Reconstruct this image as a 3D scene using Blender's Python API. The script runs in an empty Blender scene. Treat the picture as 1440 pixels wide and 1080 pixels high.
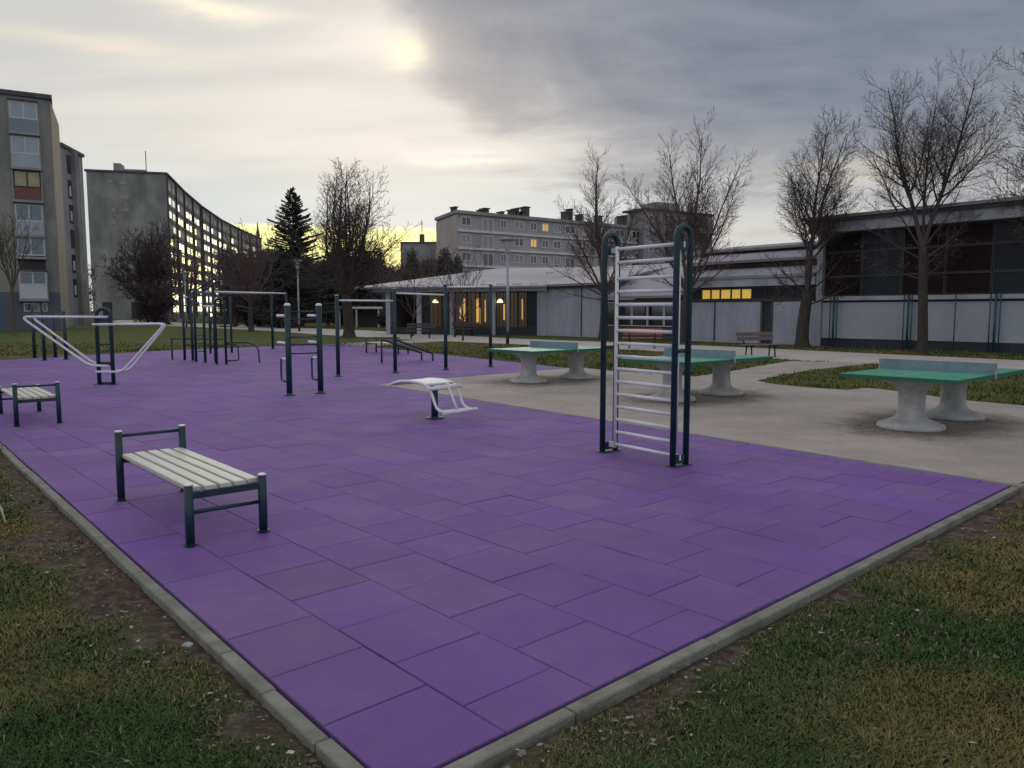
import bpy, math, random
import numpy as np
from mathutils import Vector, Matrix
rnd = random.Random(7)
S = bpy.context.scene
C = S.collection
R = math.radians

# ------------------------------------------------------------------ camera
EYE = 1.65; FPX = 1082.0; PITCH = math.atan(103/1082.0)
cp, sp = math.cos(PITCH), math.sin(PITCH)
cd = bpy.data.cameras.new('camera'); cam = bpy.data.objects.new('camera', cd); C.objects.link(cam)
cam.location = (0, 0, EYE); cam.rotation_euler = (R(90)-PITCH, 0, 0)
cd.sensor_width = 36; cd.lens = 36*FPX/1440; cd.clip_start = .05; cd.clip_end = 3000
S.camera = cam
S.render.resolution_x = 1024; S.render.resolution_y = 768

def G(u, v, z=0.0):
    """survey: point of the photo on the level z -> ground plan coordinates"""
    D = EYE-z; t = (v-540)/FPX; Y = D*(cp-t*sp)/(sp+t*cp); zc = Y*cp+D*sp
    return ((u-720)/FPX*zc, Y)
def ZY(v, Y):
    t = (v-540)/FPX; return EYE-Y*(sp+t*cp)/(cp-t*sp)

# ------------------------------------------------------------------ light
SUN_EL, SUN_AZ = 16.0, -8.0
w = bpy.data.worlds.new('World'); S.world = w; w.use_nodes = True
nt = w.node_tree; nt.nodes.clear()
def wn(t, **k):
    n = nt.nodes.new(t)
    for a, b in k.items(): setattr(n, a, b)
    return n
def wl(a, b): nt.links.new(a, b)
def wm(op, a, b=None, c=None, clamp=False):
    n = wn('ShaderNodeMath', operation=op); n.use_clamp = clamp
    for i, x in enumerate((a, b, c)):
        if x is None: continue
        if hasattr(x, 'is_output'): wl(x, n.inputs[i])
        else: n.inputs[i].default_value = x
    return n.outputs[0]
def wmap(x, a, b, c=0.0, d=1.0, smooth=True):
    n = wn('ShaderNodeMapRange'); n.interpolation_type = 'SMOOTHSTEP' if smooth else 'LINEAR'
    wl(x, n.inputs[0])
    for i, q in zip((1, 2, 3, 4), (a, b, c, d)): n.inputs[i].default_value = q
    return n.outputs[0]
def wmix(f, a, b):
    n = wn('ShaderNodeMix', data_type='RGBA')
    if hasattr(f, 'is_output'): wl(f, n.inputs[0])
    else: n.inputs[0].default_value = f
    for i, x in ((6, a), (7, b)):
        if hasattr(x, 'is_output'): wl(x, n.inputs[i])
        else: n.inputs[i].default_value = (*x, 1)
    return n.outputs[2]
tc = wn('ShaderNodeTexCoord'); sx = wn('ShaderNodeSeparateXYZ'); wl(tc.outputs['Generated'], sx.inputs[0])
X_, Y_, Z_ = sx.outputs
az = wm('MULTIPLY', wm('ARCTAN2', X_, Y_), 57.2958)
el = wm('MULTIPLY', wm('ARCSINE', Z_), 57.2958)
# cloud-deck coordinates: where the view ray meets a flat layer
zz = wm('MAXIMUM', wm('ADD', Z_, .12), .05)
cv = wn('ShaderNodeCombineXYZ'); wl(wm('DIVIDE', X_, zz), cv.inputs[0]); wl(wm('DIVIDE', Y_, zz), cv.inputs[1])
def wnoise(scale, detail, rough=.55, sx_=1, sy_=1, off=0, dist=0.0):
    mp = wn('ShaderNodeMapping'); mp.inputs['Scale'].default_value = (sx_, sy_, 1); mp.inputs['Location'].default_value = (off, off*.7, off)
    mp.inputs['Rotation'].default_value = (0, 0, R(-25))
    wl(cv.outputs[0], mp.inputs[0]); n = wn('ShaderNodeTexNoise'); wl(mp.outputs[0], n.inputs['Vector'])
    n.inputs['Scale'].default_value = scale; n.inputs['Detail'].default_value = detail; n.inputs['Roughness'].default_value = rough
    n.inputs['Distortion'].default_value = dist
    return n.outputs['Fac']
n1 = wnoise(1.3, 7, .6, 1, 1, 3.1, .6)
n2 = wnoise(1.0, 6, .5, .7, 2.2, 8.3, .4)
n3 = wnoise(3.2, 6, .55, .8, 1.5, 1.7, .3)
fc = wn('ShaderNodeFloatCurve'); cu = fc.mapping.curves[0]
pts = [(-180, 30), (-60, 48), (-16, 42), (-9.5, 23), (-5, 17.0), (3, 11), (14, 8.2), (28, 8.5), (45, 10), (80, 12), (180, 20)]
cu.points[0].location = ((pts[0][0]+180)/360, pts[0][1]/60); cu.points[1].location = (1, pts[-1][1]/60)
for a, e in pts[1:-1]: cu.points.new((a+180)/360, e/60)
fc.mapping.update(); wl(wm('DIVIDE', wm('ADD', az, 180), 360), fc.inputs['Value'])
edge = wm('MULTIPLY', fc.outputs[0], 60)
dd = wm('SUBTRACT', el, edge)
dd = wm('ADD', dd, wm('MULTIPLY', wm('SUBTRACT', n1, .5), 22))
dark = wmap(dd, -4.0, 2.5)
cream = wmix(wmap(n2, .34, .68), (.51, .505, .49), (.64, .615, .565))
cream = wmix(wm('MULTIPLY', wmap(el, 11.5, 6.5), .8), cream, (.45, .51, .55))
cream = wmix(wmap(az, 6, 24), cream, (.47, .46, .46))
grey = wmix(wmap(n3, .30, .72), (.135, .155, .200), (.195, .213, .255))
grey = wmix(wm('MULTIPLY', wmap(dd, 10, 0), .38), grey, (.42, .40, .40))
col = wmix(dark, cream, grey)
back = wmap(wm('ABSOLUTE', az), 50, 100)
col = wmix(back, col, wmix(wmap(n2, .36, .66), (.42, .44, .50), (.60, .60, .64)))
col = wmix(wmap(el, 35, 60), col, (.50, .51, .56))
wob = wm('MULTIPLY', wm('SUBTRACT', n3, .5), 5.0)
wob2 = wm('MULTIPLY', wm('SUBTRACT', n1, .5), 7.0)
def glow(a0, e0, sa, se, colr, amt, col):
    da = wm('DIVIDE', wm('SUBTRACT', wm('ADD', az, wob2), a0), sa); de = wm('DIVIDE', wm('SUBTRACT', wm('ADD', el, wm('MULTIPLY', wob, .6)), e0), se)
    g = wm('EXPONENT', wm('MULTIPLY', wm('ADD', wm('MULTIPLY', da, da), wm('MULTIPLY', de, de)), -1))
    return wmix(wm('MULTIPLY', g, amt, clamp=True), col, colr)
col = glow(-7.6, 18.0, 1.5, .95, (.93, .83, .56), .8, col)
col = glow(-9.5, 18.5, 4.5, 1.6, (.80, .74, .62), .4, col)
col = glow(-21.0, 19.4, 4.5, .6, (.95, .85, .62), .75, col)
col = glow(-15.0, 22.0, 2.5, .7, (.95, .85, .60), .6, col)
col = glow(-27.5, 16.5, 6.0, .8, (.86, .74, .54), .5, col)
col = glow(-3.6, 10.8, 3.5, .6, (.86, .82, .72), .6, col)
col = glow(-6.5, 11.4, 6.0, .7, (.78, .74, .66), .35, col)
col = glow(24.0, 9.3, 6.0, .8, (.66, .60, .48), .5, col)
col = glow(17.0, 5.5, 9.0, 1.6, (.60, .57, .50), .4, col)
# bright slot of clear evening sky under the deck
slot = wm('MULTIPLY', wmap(wm('ADD', el, wm('MULTIPLY', wob, .12)), 6.15, 5.6), wmap(wm('ABSOLUTE', wm('ADD', az, 12)), 11, 8.0))
col = wmix(wm('MULTIPLY', slot, .9), col, (1.12, 1.06, .36))
# everything under the horizon
sky = wn('ShaderNodeTexSky'); sky.sky_type = 'NISHITA'; sky.sun_disc = False
sky.sun_elevation = R(SUN_EL); sky.sun_rotation = R(SUN_AZ)
b1 = wn('ShaderNodeBackground'); wl(sky.outputs[0], b1.inputs[0]); b1.inputs[1].default_value = .07
b2 = wn('ShaderNodeBackground'); wl(col, b2.inputs[0]); b2.inputs[1].default_value = 1.0
mx = wn('ShaderNodeMixShader'); mx.inputs[0].default_value = .92; wl(b1.outputs[0], mx.inputs[1]); wl(b2.outputs[0], mx.inputs[2])
wo = wn('ShaderNodeOutputWorld'); wl(mx.outputs[0], wo.inputs[0])

sl = bpy.data.lights.new('sun', 'SUN'); sl.energy = .5; sl.angle = R(35); sl.color = (1, .93, .82)
so = bpy.data.objects.new('sun', sl); C.objects.link(so)
sd = Vector((math.sin(R(SUN_AZ))*math.cos(R(SUN_EL)), math.cos(R(SUN_AZ))*math.cos(R(SUN_EL)), math.sin(R(SUN_EL))))
so.rotation_euler = sd.to_track_quat('Z', 'Y').to_euler(); so.location = (0, 0, 60)
S.view_settings.view_transform = 'Standard'; S.view_settings.look = 'None'
S.view_settings.exposure = 0.32; S.view_settings.gamma = 1

# ------------------------------------------------------------------ materials
def mat(name, col, rough=.7, metal=0, var=.15, scale=3.0, bump=0, bscale=40, col2=None, spec=.5, attr=None, emis=None, estr=0, stretch=(1, 1, 1)):
    m = bpy.data.materials.new(name); m.use_nodes = True; t = m.node_tree; b = t.nodes['Principled BSDF']
    b.inputs['Roughness'].default_value = rough; b.inputs['Metallic'].default_value = metal; b.inputs['Specular IOR Level'].default_value = spec
    tcx = t.nodes.new('ShaderNodeTexCoord'); mp = t.nodes.new('ShaderNodeMapping'); mp.inputs['Scale'].default_value = stretch
    t.links.new(tcx.outputs['Object'], mp.inputs[0])
    n = t.nodes.new('ShaderNodeTexNoise'); n.inputs['Scale'].default_value = scale; n.inputs['Detail'].default_value = 7; n.inputs['Roughness'].default_value = .62
    t.links.new(mp.outputs[0], n.inputs['Vector'])
    r = t.nodes.new('ShaderNodeMapRange'); r.inputs[1].default_value = .3; r.inputs[2].default_value = .7
    t.links.new(n.outputs['Fac'], r.inputs[0])
    x = t.nodes.new('ShaderNodeMix'); x.data_type = 'RGBA'; t.links.new(r.outputs[0], x.inputs[0])
    c2 = col2 or tuple(c*(1+var) for c in col); c1 = col if col2 else tuple(c*(1-var) for c in col)
    x.inputs[6].default_value = (*c1, 1); x.inputs[7].default_value = (*c2, 1)
    out = x.outputs[2]
    if attr:
        a = t.nodes.new('ShaderNodeAttribute'); a.attribute_name = attr
        y = t.nodes.new('ShaderNodeMix'); y.data_type = 'RGBA'; y.blend_type = 'MULTIPLY'; y.inputs[0].default_value = 1
        t.links.new(out, y.inputs[6]); t.links.new(a.outputs['Color'], y.inputs[7]); out = y.outputs[2]
    t.links.new(out, b.inputs['Base Color'])
    if bump:
        n2 = t.nodes.new('ShaderNodeTexNoise'); n2.inputs['Scale'].default_value = bscale; n2.inputs['Detail'].default_value = 5
        t.links.new(mp.outputs[0], n2.inputs['Vector'])
        bp = t.nodes.new('ShaderNodeBump'); bp.inputs['Strength'].default_value = bump; bp.inputs['Distance'].default_value = .02
        t.links.new(n2.outputs['Fac'], bp.inputs['Height']); t.links.new(bp.outputs[0], b.inputs['Normal'])
    if emis:
        b.inputs['Emission Color'].default_value = (*emis, 1); b.inputs['Emission Strength'].default_value = estr
    return m

M = {}
M['teal'] = mat('teal_paint', (.006, .034, .044), .5, var=.35, scale=6, bump=.05, bscale=60)
M['white'] = mat('white_paint', (.74, .74, .76), .45, var=.08, scale=7, bump=.05)
M['slat'] = mat('cream_slat', (.56, .56, .48), .5, var=.07, scale=5, bump=.1, bscale=30, stretch=(1, 6, 6))
M['steel'] = mat('galvanised_steel', (.34, .37, .39), .45, .4, var=.15, scale=8)
M['pole'] = mat('grey_pole', (.34, .37, .42), .5, .1, var=.1)
M['conc'] = mat('paving_concrete', (.285, .25, .222), .85, var=.2, scale=.8, bump=.45, bscale=70, col2=(.44, .39, .345))
M['kerb'] = mat('kerb_concrete', (.13, .135, .11), .9, scale=5, bump=.5, bscale=60, col2=(.27, .27, .225))
M['path'] = mat('asphalt_path', (.40, .36, .335), .85, scale=.8, bump=.2, col2=(.52, .475, .44))
M['ped'] = mat('pedestal_concrete', (.28, .275, .275), .8, scale=6, bump=.25, bscale=50, col2=(.50, .50, .50))
M['table'] = mat('green_table_top', (.04, .26, .155), .42, scale=5, bump=.08, col2=(.085, .38, .25))
M['tedge'] = mat('table_edge', (.012, .12, .065), .5)
M['net'] = mat('net_plate', (.13, .20, .25), .5, .1, scale=4, col2=(.24, .32, .37))
M['bark'] = mat('bark', (.030, .026, .024), .95, scale=8, bump=.6, bscale=30, col2=(.075, .065, .055), stretch=(1, 1, .3))
M['barkpale'] = mat('bark_pale', (.075, .065, .045), .95, scale=6, bump=.5, bscale=25, col2=(.13, .115, .085), stretch=(1, 1, .3))
M['twig'] = mat('twigs', (.055, .043, .043), .95, scale=2, col2=(.095, .072, .070))
M['twigr'] = mat('twigs_reddish', (.085, .055, .055), .95, scale=.5, col2=(.14, .095, .090))
M['wood'] = mat('thicket', (.045, .035, .038), .95, scale=.4, col2=(.095, .070, .075))
M['dryleaf'] = mat('dry_leaves', (.075, .03, .018), .85, scale=3, col2=(.18, .075, .045))
M['needle'] = mat('needles', (.042, .058, .050), .9, scale=.8, col2=(.08, .105, .088))
M['ever'] = mat('evergreen', (.034, .042, .036), .9, scale=.6, col2=(.075, .080, .065))
M['conw'] = mat('weathered_wall', (.125, .128, .125), .9, scale=.3, bump=.25, bscale=6, col2=(.34, .335, .315), stretch=(1, 1, .5))
M['conb'] = mat('bluish_wall', (.21, .215, .23), .9, scale=.25, col2=(.33, .33, .345))
M['apt'] = mat('apartment_wall', (.31, .29, .30), .9, scale=.3, col2=(.41, .39, .40))
M['gable'] = mat('gable_render', (.38, .33, .31), .9, scale=.25, col2=(.48, .42, .40))
M['tan'] = mat('tan_wall', (.24, .205, .155), .9, scale=.4, col2=(.34, .30, .23), stretch=(3, 3, .3))
M['dark'] = mat('dark_wall', (.055, .055, .055), .9, scale=.3, col2=(.10, .095, .09))
M['roofd'] = mat('roof_dark', (.05, .05, .055), .8, scale=1, col2=(.10, .10, .11))
M['band'] = mat('pale_band', (.55, .53, .55), .8, scale=1, col2=(.68, .66, .68))
M['wframe'] = mat('window_frame_white', (.50, .52, .55), .6, var=.06)
M['dframe'] = mat('dark_frame', (.03, .03, .035), .6)
M['glass'] = mat('window_glass', (.02, .025, .03), .06, 0, var=.1, spec=1.0)
M['mirror'] = mat('sunset_tinted_glass', (.58, .52, .22), .05, 1.0, var=.03)  # yellow of the reflected evening sky is put into the pane colour
M['glassb'] = mat('balcony_glass', (.30, .34, .38), .25, 0, var=.12, scale=.8)
M['glassg'] = mat('balcony_parapet', (.17, .21, .25), .4, var=.1)
M['shut'] = mat('roller_shutter', (.30, .29, .30), .7, var=.12)
M['curtain'] = mat('curtain', (.36, .31, .20), .8, var=.15, scale=1.5)
M['red'] = mat('red_parapet', (.16, .07, .065), .7, var=.15)
M['blueg'] = mat('plinth_blue', (.095, .115, .145), .85, var=.15, scale=.5)
M['swall'] = mat('white_panel', (.27, .285, .34), .8, scale=.9, bump=.05, col2=(.46, .475, .53), stretch=(1, 1, .35))
M['hwall'] = mat('ribbed_panel', (.30, .33, .36), .7, scale=.5, col2=(.40, .425, .46), stretch=(1, 1, .4))
M['blue'] = mat('blue_pipe', (.02, .075, .12), .5)
M['facade'] = mat('dark_facade', (.012, .009, .010), .8, scale=.35, col2=(.024, .016, .015), spec=.12)
M['hglass'] = mat('hall_glass', (.010, .013, .016), .45, scale=.3, col2=(.014, .024, .032), spec=.25)
M['roofm'] = mat('metal_roof', (.19, .185, .215), .6, 0, scale=.5, col2=(.33, .315, .36), stretch=(.3, .3, 1))
M['brown'] = mat('brown_fascia', (.10, .055, .05), .8, var=.2)
M['plinth'] = mat('dark_plinth', (.035, .04, .048), .9, var=.2)
M['lit'] = mat('lit_window', (.5, .4, .1), .5, emis=(1, .62, .10), estr=.32)
M['litw'] = mat('lit_opening', (.5, .3, .1), .5, emis=(1, .58, .16), estr=.38)
M['lamp'] = mat('lamp_glow', (.8, .7, .5), .5, emis=(1, .85, .55), estr=1.3)
M['diff'] = mat('lamp_diffuser', (.45, .47, .50), .4)
M['hat'] = mat('lamp_hat', (.22, .20, .19), .6)
M['orange'] = mat('orange_wood', (.26, .085, .035), .6, scale=6, col2=(.36, .13, .055), stretch=(1, 8, 8))
M['dwood'] = mat('dark_wood', (.055, .035, .032), .7, scale=6, col2=(.10, .065, .06), stretch=(1, 8, 8))
M['gwood'] = mat('grey_wood', (.11, .085, .085), .7, scale=6, col2=(.17, .135, .13), stretch=(1, 8, 8))
M['iron'] = mat('cast_iron', (.012, .012, .014), .6)
M['stake'] = mat('stake_wood', (.16, .10, .07), .8)
M['litter'] = mat('litter', (.5, .5, .5), .85, attr='tint', var=.2, scale=30)
M['paper'] = mat('paper', (.45, .50, .52), .8)
M['brick'] = mat('chimney_brick', (.09, .06, .055), .9)

# ------------------------------------------------------------------ mesh helpers
class MB:
    def __init__(s): s.v = []; s.f = []; s.sm = []
    def box(s, c, h, rot=None, bev=0.0):
        """box by centre, half sizes, optional 3x3 rotation; bev chamfers the vertical-ish edges of the largest section"""
        o = len(s.v); h = Vector(h)
        M3 = rot or Matrix.Identity(3)
        if bev <= 0:
            for sx_ in (-1, 1):
                for sy_ in (-1, 1):
                    for sz_ in (-1, 1): s.v.append(Vector(c)+M3@Vector((sx_*h.x, sy_*h.y, sz_*h.z)))
            for f in ((0, 1, 3, 2), (4, 6, 7, 5), (0, 4, 5, 1), (2, 3, 7, 6), (0, 2, 6, 4), (1, 5, 7, 3)): s.f.append([o+i for i in f]); s.sm.append(False)
            return
        b = bev; ring = []
        prof = [(-h.z, -b), (-h.z+b, 0), (h.z-b, 0), (h.z, -b)]
        for z, ins in prof:
            x0, y0 = h.x+ins, h.y+ins
            k = b*.6
            pts = [(-x0+k, -y0), (x0-k, -y0), (x0, -y0+k), (x0, y0-k), (x0-k, y0), (-x0+k, y0), (-x0, y0-k), (-x0, -y0+k)]
            ring.append([len(s.v)+i for i in range(8)])
            for x, y in pts: s.v.append(Vector(c)+M3@Vector((x, y, z)))
        for a, b_ in zip(ring, ring[1:]):
            for i in range(8): s.f.append([a[i], a[(i+1) % 8], b_[(i+1) % 8], b_[i]]); s.sm.append(False)
        s.f.append(ring[0][::-1]); s.sm.append(False); s.f.append(ring[-1]); s.sm.append(False)
    def tube(s, pts, r, n=8, caps=True):
        pts = [Vector(p) for p in pts]; rs = r if isinstance(r, (list, tuple)) else [r]*len(pts)
        t0 = (pts[1]-pts[0]).normalized(); a = Vector((0, 0, 1)) if abs(t0.z) < .9 else Vector((1, 0, 0))
        u = t0.cross(a).normalized(); rings = []
        for i, p in enumerate(pts):
            t = ((pts[min(i+1, len(pts)-1)]-pts[max(i-1, 0)])).normalized()
            u = (u-t*u.dot(t)).normalized(); v = t.cross(u); rings.append(len(s.v))
            for k in range(n):
                an = 2*math.pi*k/n; s.v.append(p+(u*math.cos(an)+v*math.sin(an))*rs[i])
        for a, b in zip(rings, rings[1:]):
            for k in range(n): s.f.append([a+k, a+(k+1) % n, b+(k+1) % n, b+k]); s.sm.append(n > 3)
        if caps:
            s.f.append([rings[0]+k for k in range(n)][::-1]); s.sm.append(False); s.f.append([rings[-1]+k for k in range(n)]); s.sm.append(False)
    def lathe(s, prof, c, n=28):
        c = Vector(c); rings = []
        for r, z in prof:
            rings.append(len(s.v))
            for k in range(n): an = 2*math.pi*k/n; s.v.append(c+Vector((math.cos(an)*r, math.sin(an)*r, z)))
        for a, b in zip(rings, rings[1:]):
            for k in range(n): s.f.append([a+k, a+(k+1) % n, b+(k+1) % n, b+k]); s.sm.append(True)
        s.f.append([rings[0]+k for k in range(n)][::-1]); s.sm.append(False); s.f.append([rings[-1]+k for k in range(n)]); s.sm.append(False)
    def poly(s, pts, flip=False):
        o = len(s.v); s.v += [Vector(p) for p in pts]; q = list(range(o, o+len(pts))); s.f.append(q[::-1] if flip else q); s.sm.append(False)
    def prism(s, pts2, z0, z1):
        n = len(pts2); o = len(s.v)
        for z in (z0, z1): s.v += [Vector((p[0], p[1], z)) for p in pts2]
        s.f.append([o+i for i in range(n)][::-1]); s.f.append([o+n+i for i in range(n)])
        for i in range(n): s.f.append([o+i, o+(i+1) % n, o+n+(i+1) % n, o+n+i])
        s.sm += [False]*(n+2)
    def build(s, name, m, parent=None, attr=None):
        me = bpy.data.meshes.new(name); me.from_pydata([tuple(v) for v in s.v], [], s.f)
        me.polygons.foreach_set('use_smooth', s.sm); me.materials.append(m); me.update()
        o = bpy.data.objects.new(name, me); C.objects.link(o)
        if parent: o.parent = parent
        return o
def tag(o, label=None, cat=None, group=None, kind=None):
    if label: o['label'] = label
    if cat: o['category'] = cat
    if group: o['group'] = group
    if kind: o['kind'] = kind
    return o
def empty(name, loc=(0, 0, 0), rz=0.0, **k):
    o = bpy.data.objects.new(name, None); o.empty_display_size = .2; C.objects.link(o); o.location = loc; o.rotation_euler = (0, 0, rz)
    return tag(o, **k)
def copy_tree(o, parent=None):
    kids = [c for c in C.objects if c.parent == o]
    c = o.copy(); C.objects.link(c); c.parent = parent
    for k in kids: copy_tree(k, c)
    return c
def ang(a, b): return math.atan2(b[1]-a[1], b[0]-a[0])
def arc(c, u, v, r, a0, a1, n=8):
    c, u, v = Vector(c), Vector(u), Vector(v)
    return [c+u*(r*math.cos(R(a0+(a1-a0)*i/n)))+v*(r*math.sin(R(a0+(a1-a0)*i/n))) for i in range(n+1)]
def fillet(pts, r, n=5):
    """round the inner corners of a polyline"""
    pts = [Vector(p) for p in pts]; out = [pts[0]]
    for a, b, c in zip(pts, pts[1:], pts[2:]):
        d1 = (a-b); d2 = (c-b); k = min(r, d1.length*.48, d2.length*.48); p, q = b+d1.normalized()*k, b+d2.normalized()*k
        for i in range(n+1):
            t = i/n; out.append(p*(1-t)**2+b*2*t*(1-t)+q*t*t)
    return out+[pts[-1]]

# ------------------------------------------------------------------ plan of the ground
KL = [G(516, 1080), G(300, 880), G(125, 725), G(0, 621)]
KR = [G(597, 1079), G(860, 950), G(1001, 881), G(1222, 771), G(1420, 684)]
def lineX(p, d, q, e):
    k = (d[0]*e[1]-d[1]*e[0]); t = ((q[0]-p[0])*e[1]-(q[1]-p[1])*e[0])/k; return (p[0]+d[0]*t, p[1]+d[1]*t)
da = Vector((KR[-1][0]-KR[0][0], KR[-1][1]-KR[0][1])).normalized()       # along the right kerb
dl = Vector((KL[-1][0]-KL[0][0], KL[-1][1]-KL[0][1])).normalized()       # along the left kerb
A0 = KR[-1]
K0 = G(553, 1111)                                                         # near corner
da = (Vector(KR[-1])-Vector(K0)).normalized(); dl = (Vector(KL[-1])-Vector(K0)).normalized()
TIP = (-3.06, 17.16); N2 = G(797, 518)
LFAR = (K0[0]+dl.x*27.2, K0[1]+dl.y*27.2)                                 # left corner, outside the frame
BACK = [N2, G(755, 511), G(640, 502), G(524, 488), G(376, 487.5), G(240, 493), G(100, 497), G(0, 501), LFAR]
MAT = [K0, A0, TIP, N2]+BACK[1:]
def inside(p, poly):
    c = False; n = len(poly); x, y = p
    for i in range(n):
        x1, y1 = poly[i]; x2, y2 = poly[(i+1) % n]
        if (y1 > y) != (y2 > y) and x < (x2-x1)*(y-y1)/(y2-y1)+x1: c = not c
    return c
def distseg(px, py, a, b):
    ax, ay = a; bx, by = b; dx, dy = bx-ax, by-ay
    t = np.clip(((px-ax)*dx+(py-ay)*dy)/(dx*dx+dy*dy), 0, 1)
    return np.hypot(px-ax-t*dx, py-ay-t*dy)
def inside_np(px, py, poly):
    c = np.zeros(px.shape, bool); n = len(poly)
    for i in range(n):
        x1, y1 = poly[i]; x2, y2 = poly[(i+1) % n]
        if y1 == y2: continue
        c ^= ((y1 > py) != (y2 > py)) & (px < (x2-x1)*(py-y1)/(y2-y1)+x1)
    return c
CONC = [A0]+[TIP, N2]+[G(*p) for p in ((820, 517.6), (860, 522), (938, 527), (977, 530), (1025, 523), (1074, 514), (1110, 508), (1195, 510), (1223, 512),
        (1140, 521), (1100, 528), (1064, 536), (1090, 541), (1140, 545.5), (1192, 549), (1212, 546), (1232, 547), (1300, 556), (1350, 563), (1440, 571), (1560, 582))]+[(13.5, 8.0), (9.0, 6.6), (5.6, 7.75), (4.95, 7.3)]
PATH = [G(*p) for p in ((168, 450), (240, 453), (376, 459), (520, 465), (720, 476), (905, 483), (1012, 487), (1200, 496), (1440, 507), (1700, 522),
        (1700, 545), (1440, 522), (1223, 511.5), (1140, 508), (1012, 500), (905, 493), (720, 484), (576, 477.5), (440, 470), (376, 465), (240, 458.5), (150, 453))]

# lumpy value noise in numpy for the lawn
_rs = np.random.RandomState(3); _tab = _rs.rand(64, 64)
def vn(x, y):
    xi = np.floor(x).astype(int); yi = np.floor(y).astype(int); fx = x-xi; fy = y-yi; fx = fx*fx*(3-2*fx); fy = fy*fy*(3-2*fy)
    g = lambda a, b: _tab[a % 64, b % 64]
    return (g(xi, yi)*(1-fx)+g(xi+1, yi)*fx)*(1-fy)+(g(xi, yi+1)*(1-fx)+g(xi+1, yi+1)*fx)*fy
def fbm(x, y): return (vn(x, y)+.5*vn(2.1*x+7, 2.1*y+3)+.25*vn(4.3*x+1, 4.3*y+9))/1.75
def bareness(x, y):
    d = np.minimum(distseg(x, y, K0, (KL[-1][0], KL[-1][1])), distseg(x, y, K0, A0))
    return np.clip(1.55-d/.36+(fbm(x*2.2, y*2.2)-.5)*2.6, 0, 1)

def lawn():
    xs = np.unique(np.concatenate([np.linspace(-1500, -60, 12), np.linspace(-60, -9, 30), np.arange(-9, 9, .09), np.linspace(9, 60, 30), np.linspace(60, 1500, 12)]))
    ys = np.unique(np.concatenate([np.linspace(-200, 0, 6), np.arange(0, 10, .09), np.linspace(10, 60, 50), np.linspace(60, 2500, 20)]))
    Xg, Yg = np.meshgrid(xs, ys); px, py = Xg.ravel(), Yg.ravel()
    near = np.clip((12-np.hypot(px, py))/6, 0, 1)
    z = (fbm(px*1.7, py*1.7)-.5)*.05*near-.022*near
    ins = inside_np(px, py, MAT) | inside_np(px, py, CONC)
    dk = np.minimum(distseg(px, py, K0, LFAR), distseg(px, py, K0, A0))
    inm = inside_np(px, py, MAT)
    z = np.where(inm, -.06, np.where(dk < .12, -.045, np.where(ins, np.minimum(z, -.012), z)))
    me = bpy.data.meshes.new('lawn'); nx, ny = len(xs), len(ys)
    me.vertices.add(nx*ny); me.vertices.foreach_set('co', np.stack([px, py, z], 1).ravel())
    i = np.arange((nx-1)*(ny-1)); q = (i//(nx-1))*nx+i % (nx-1)
    loops = np.stack([q, q+1, q+nx+1, q+nx], 1).ravel()
    me.loops.add(len(loops)); me.loops.foreach_set('vertex_index', loops)
    me.polygons.add(len(i)); me.polygons.foreach_set('loop_start', np.arange(len(i))*4); me.polygons.foreach_set('loop_total', np.full(len(i), 4))
    me.polygons.foreach_set('use_smooth', np.ones(len(i), bool))
    at = me.attributes.new('bare', 'FLOAT', 'POINT'); at.data.foreach_set('value', bareness(px, py))
    me.update(); me.validate()
    m = bpy.data.materials.new('lawn'); m.use_nodes = True; t = m.node_tree; b = t.nodes['Principled BSDF']; b.inputs['Roughness'].default_value = .95; b.inputs['Specular IOR Level'].default_value = .15
    tcx = t.nodes.new('ShaderNodeTexCoord')
    def noise(sc, de, r=.6):
        n = t.nodes.new('ShaderNodeTexNoise'); n.inputs['Scale'].default_value = sc; n.inputs['Detail'].default_value = de; n.inputs['Roughness'].default_value = r
        t.links.new(tcx.outputs['Object'], n.inputs['Vector']); return n.outputs['Fac']
    def ramp(x, *st):
        r = t.nodes.new('ShaderNodeValToRGB'); e = r.color_ramp.elements
        e[0].position, e[0].color = st[0][0], (*st[0][1], 1); e[1].position, e[1].color = st[-1][0], (*st[-1][1], 1)
        for p, c in st[1:-1]: k = e.new(p); k.color = (*c, 1)
        t.links.new(x, r.inputs[0]); return r.outputs[0]
    g = ramp(noise(1.6, 9, .7), (.3, (.035, .052, .014)), (.5, (.078, .094, .026)), (.62, (.115, .122, .040)), (.75, (.16, .14, .065)))
    g2 = ramp(noise(.09, 5), (.35, (.8, .95, .7)), (.65, (1.25, 1.1, 1.0)))
    mm = t.nodes.new('ShaderNodeMix'); mm.data_type = 'RGBA'; mm.blend_type = 'MULTIPLY'; mm.inputs[0].default_value = 1; t.links.new(g, mm.inputs[6]); t.links.new(g2, mm.inputs[7])
    so_ = ramp(noise(14, 8, .75), (.3, (.035, .025, .020)), (.5, (.085, .062, .050)), (.62, (.16, .125, .10)), (.75, (.28, .235, .19)))
    a = t.nodes.new('ShaderNodeAttribute'); a.attribute_name = 'bare'
    x = t.nodes.new('ShaderNodeMix'); x.data_type = 'RGBA'; t.links.new(a.outputs['Fac'], x.inputs[0]); t.links.new(mm.outputs[2], x.inputs[6]); t.links.new(so_, x.inputs[7])
    t.links.new(x.outputs[2], b.inputs['Base Color'])
    bp = t.nodes.new('ShaderNodeBump'); bp.inputs['Strength'].default_value = .8; bp.inputs['Distance'].default_value = .03
    t.links.new(noise(30, 6, .7), bp.inputs['Height']); t.links.new(bp.outputs[0], b.inputs['Normal'])
    me.materials.append(m); o = bpy.data.objects.new('lawn', me); C.objects.link(o); tag(o, kind='structure')
lawn()

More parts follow.
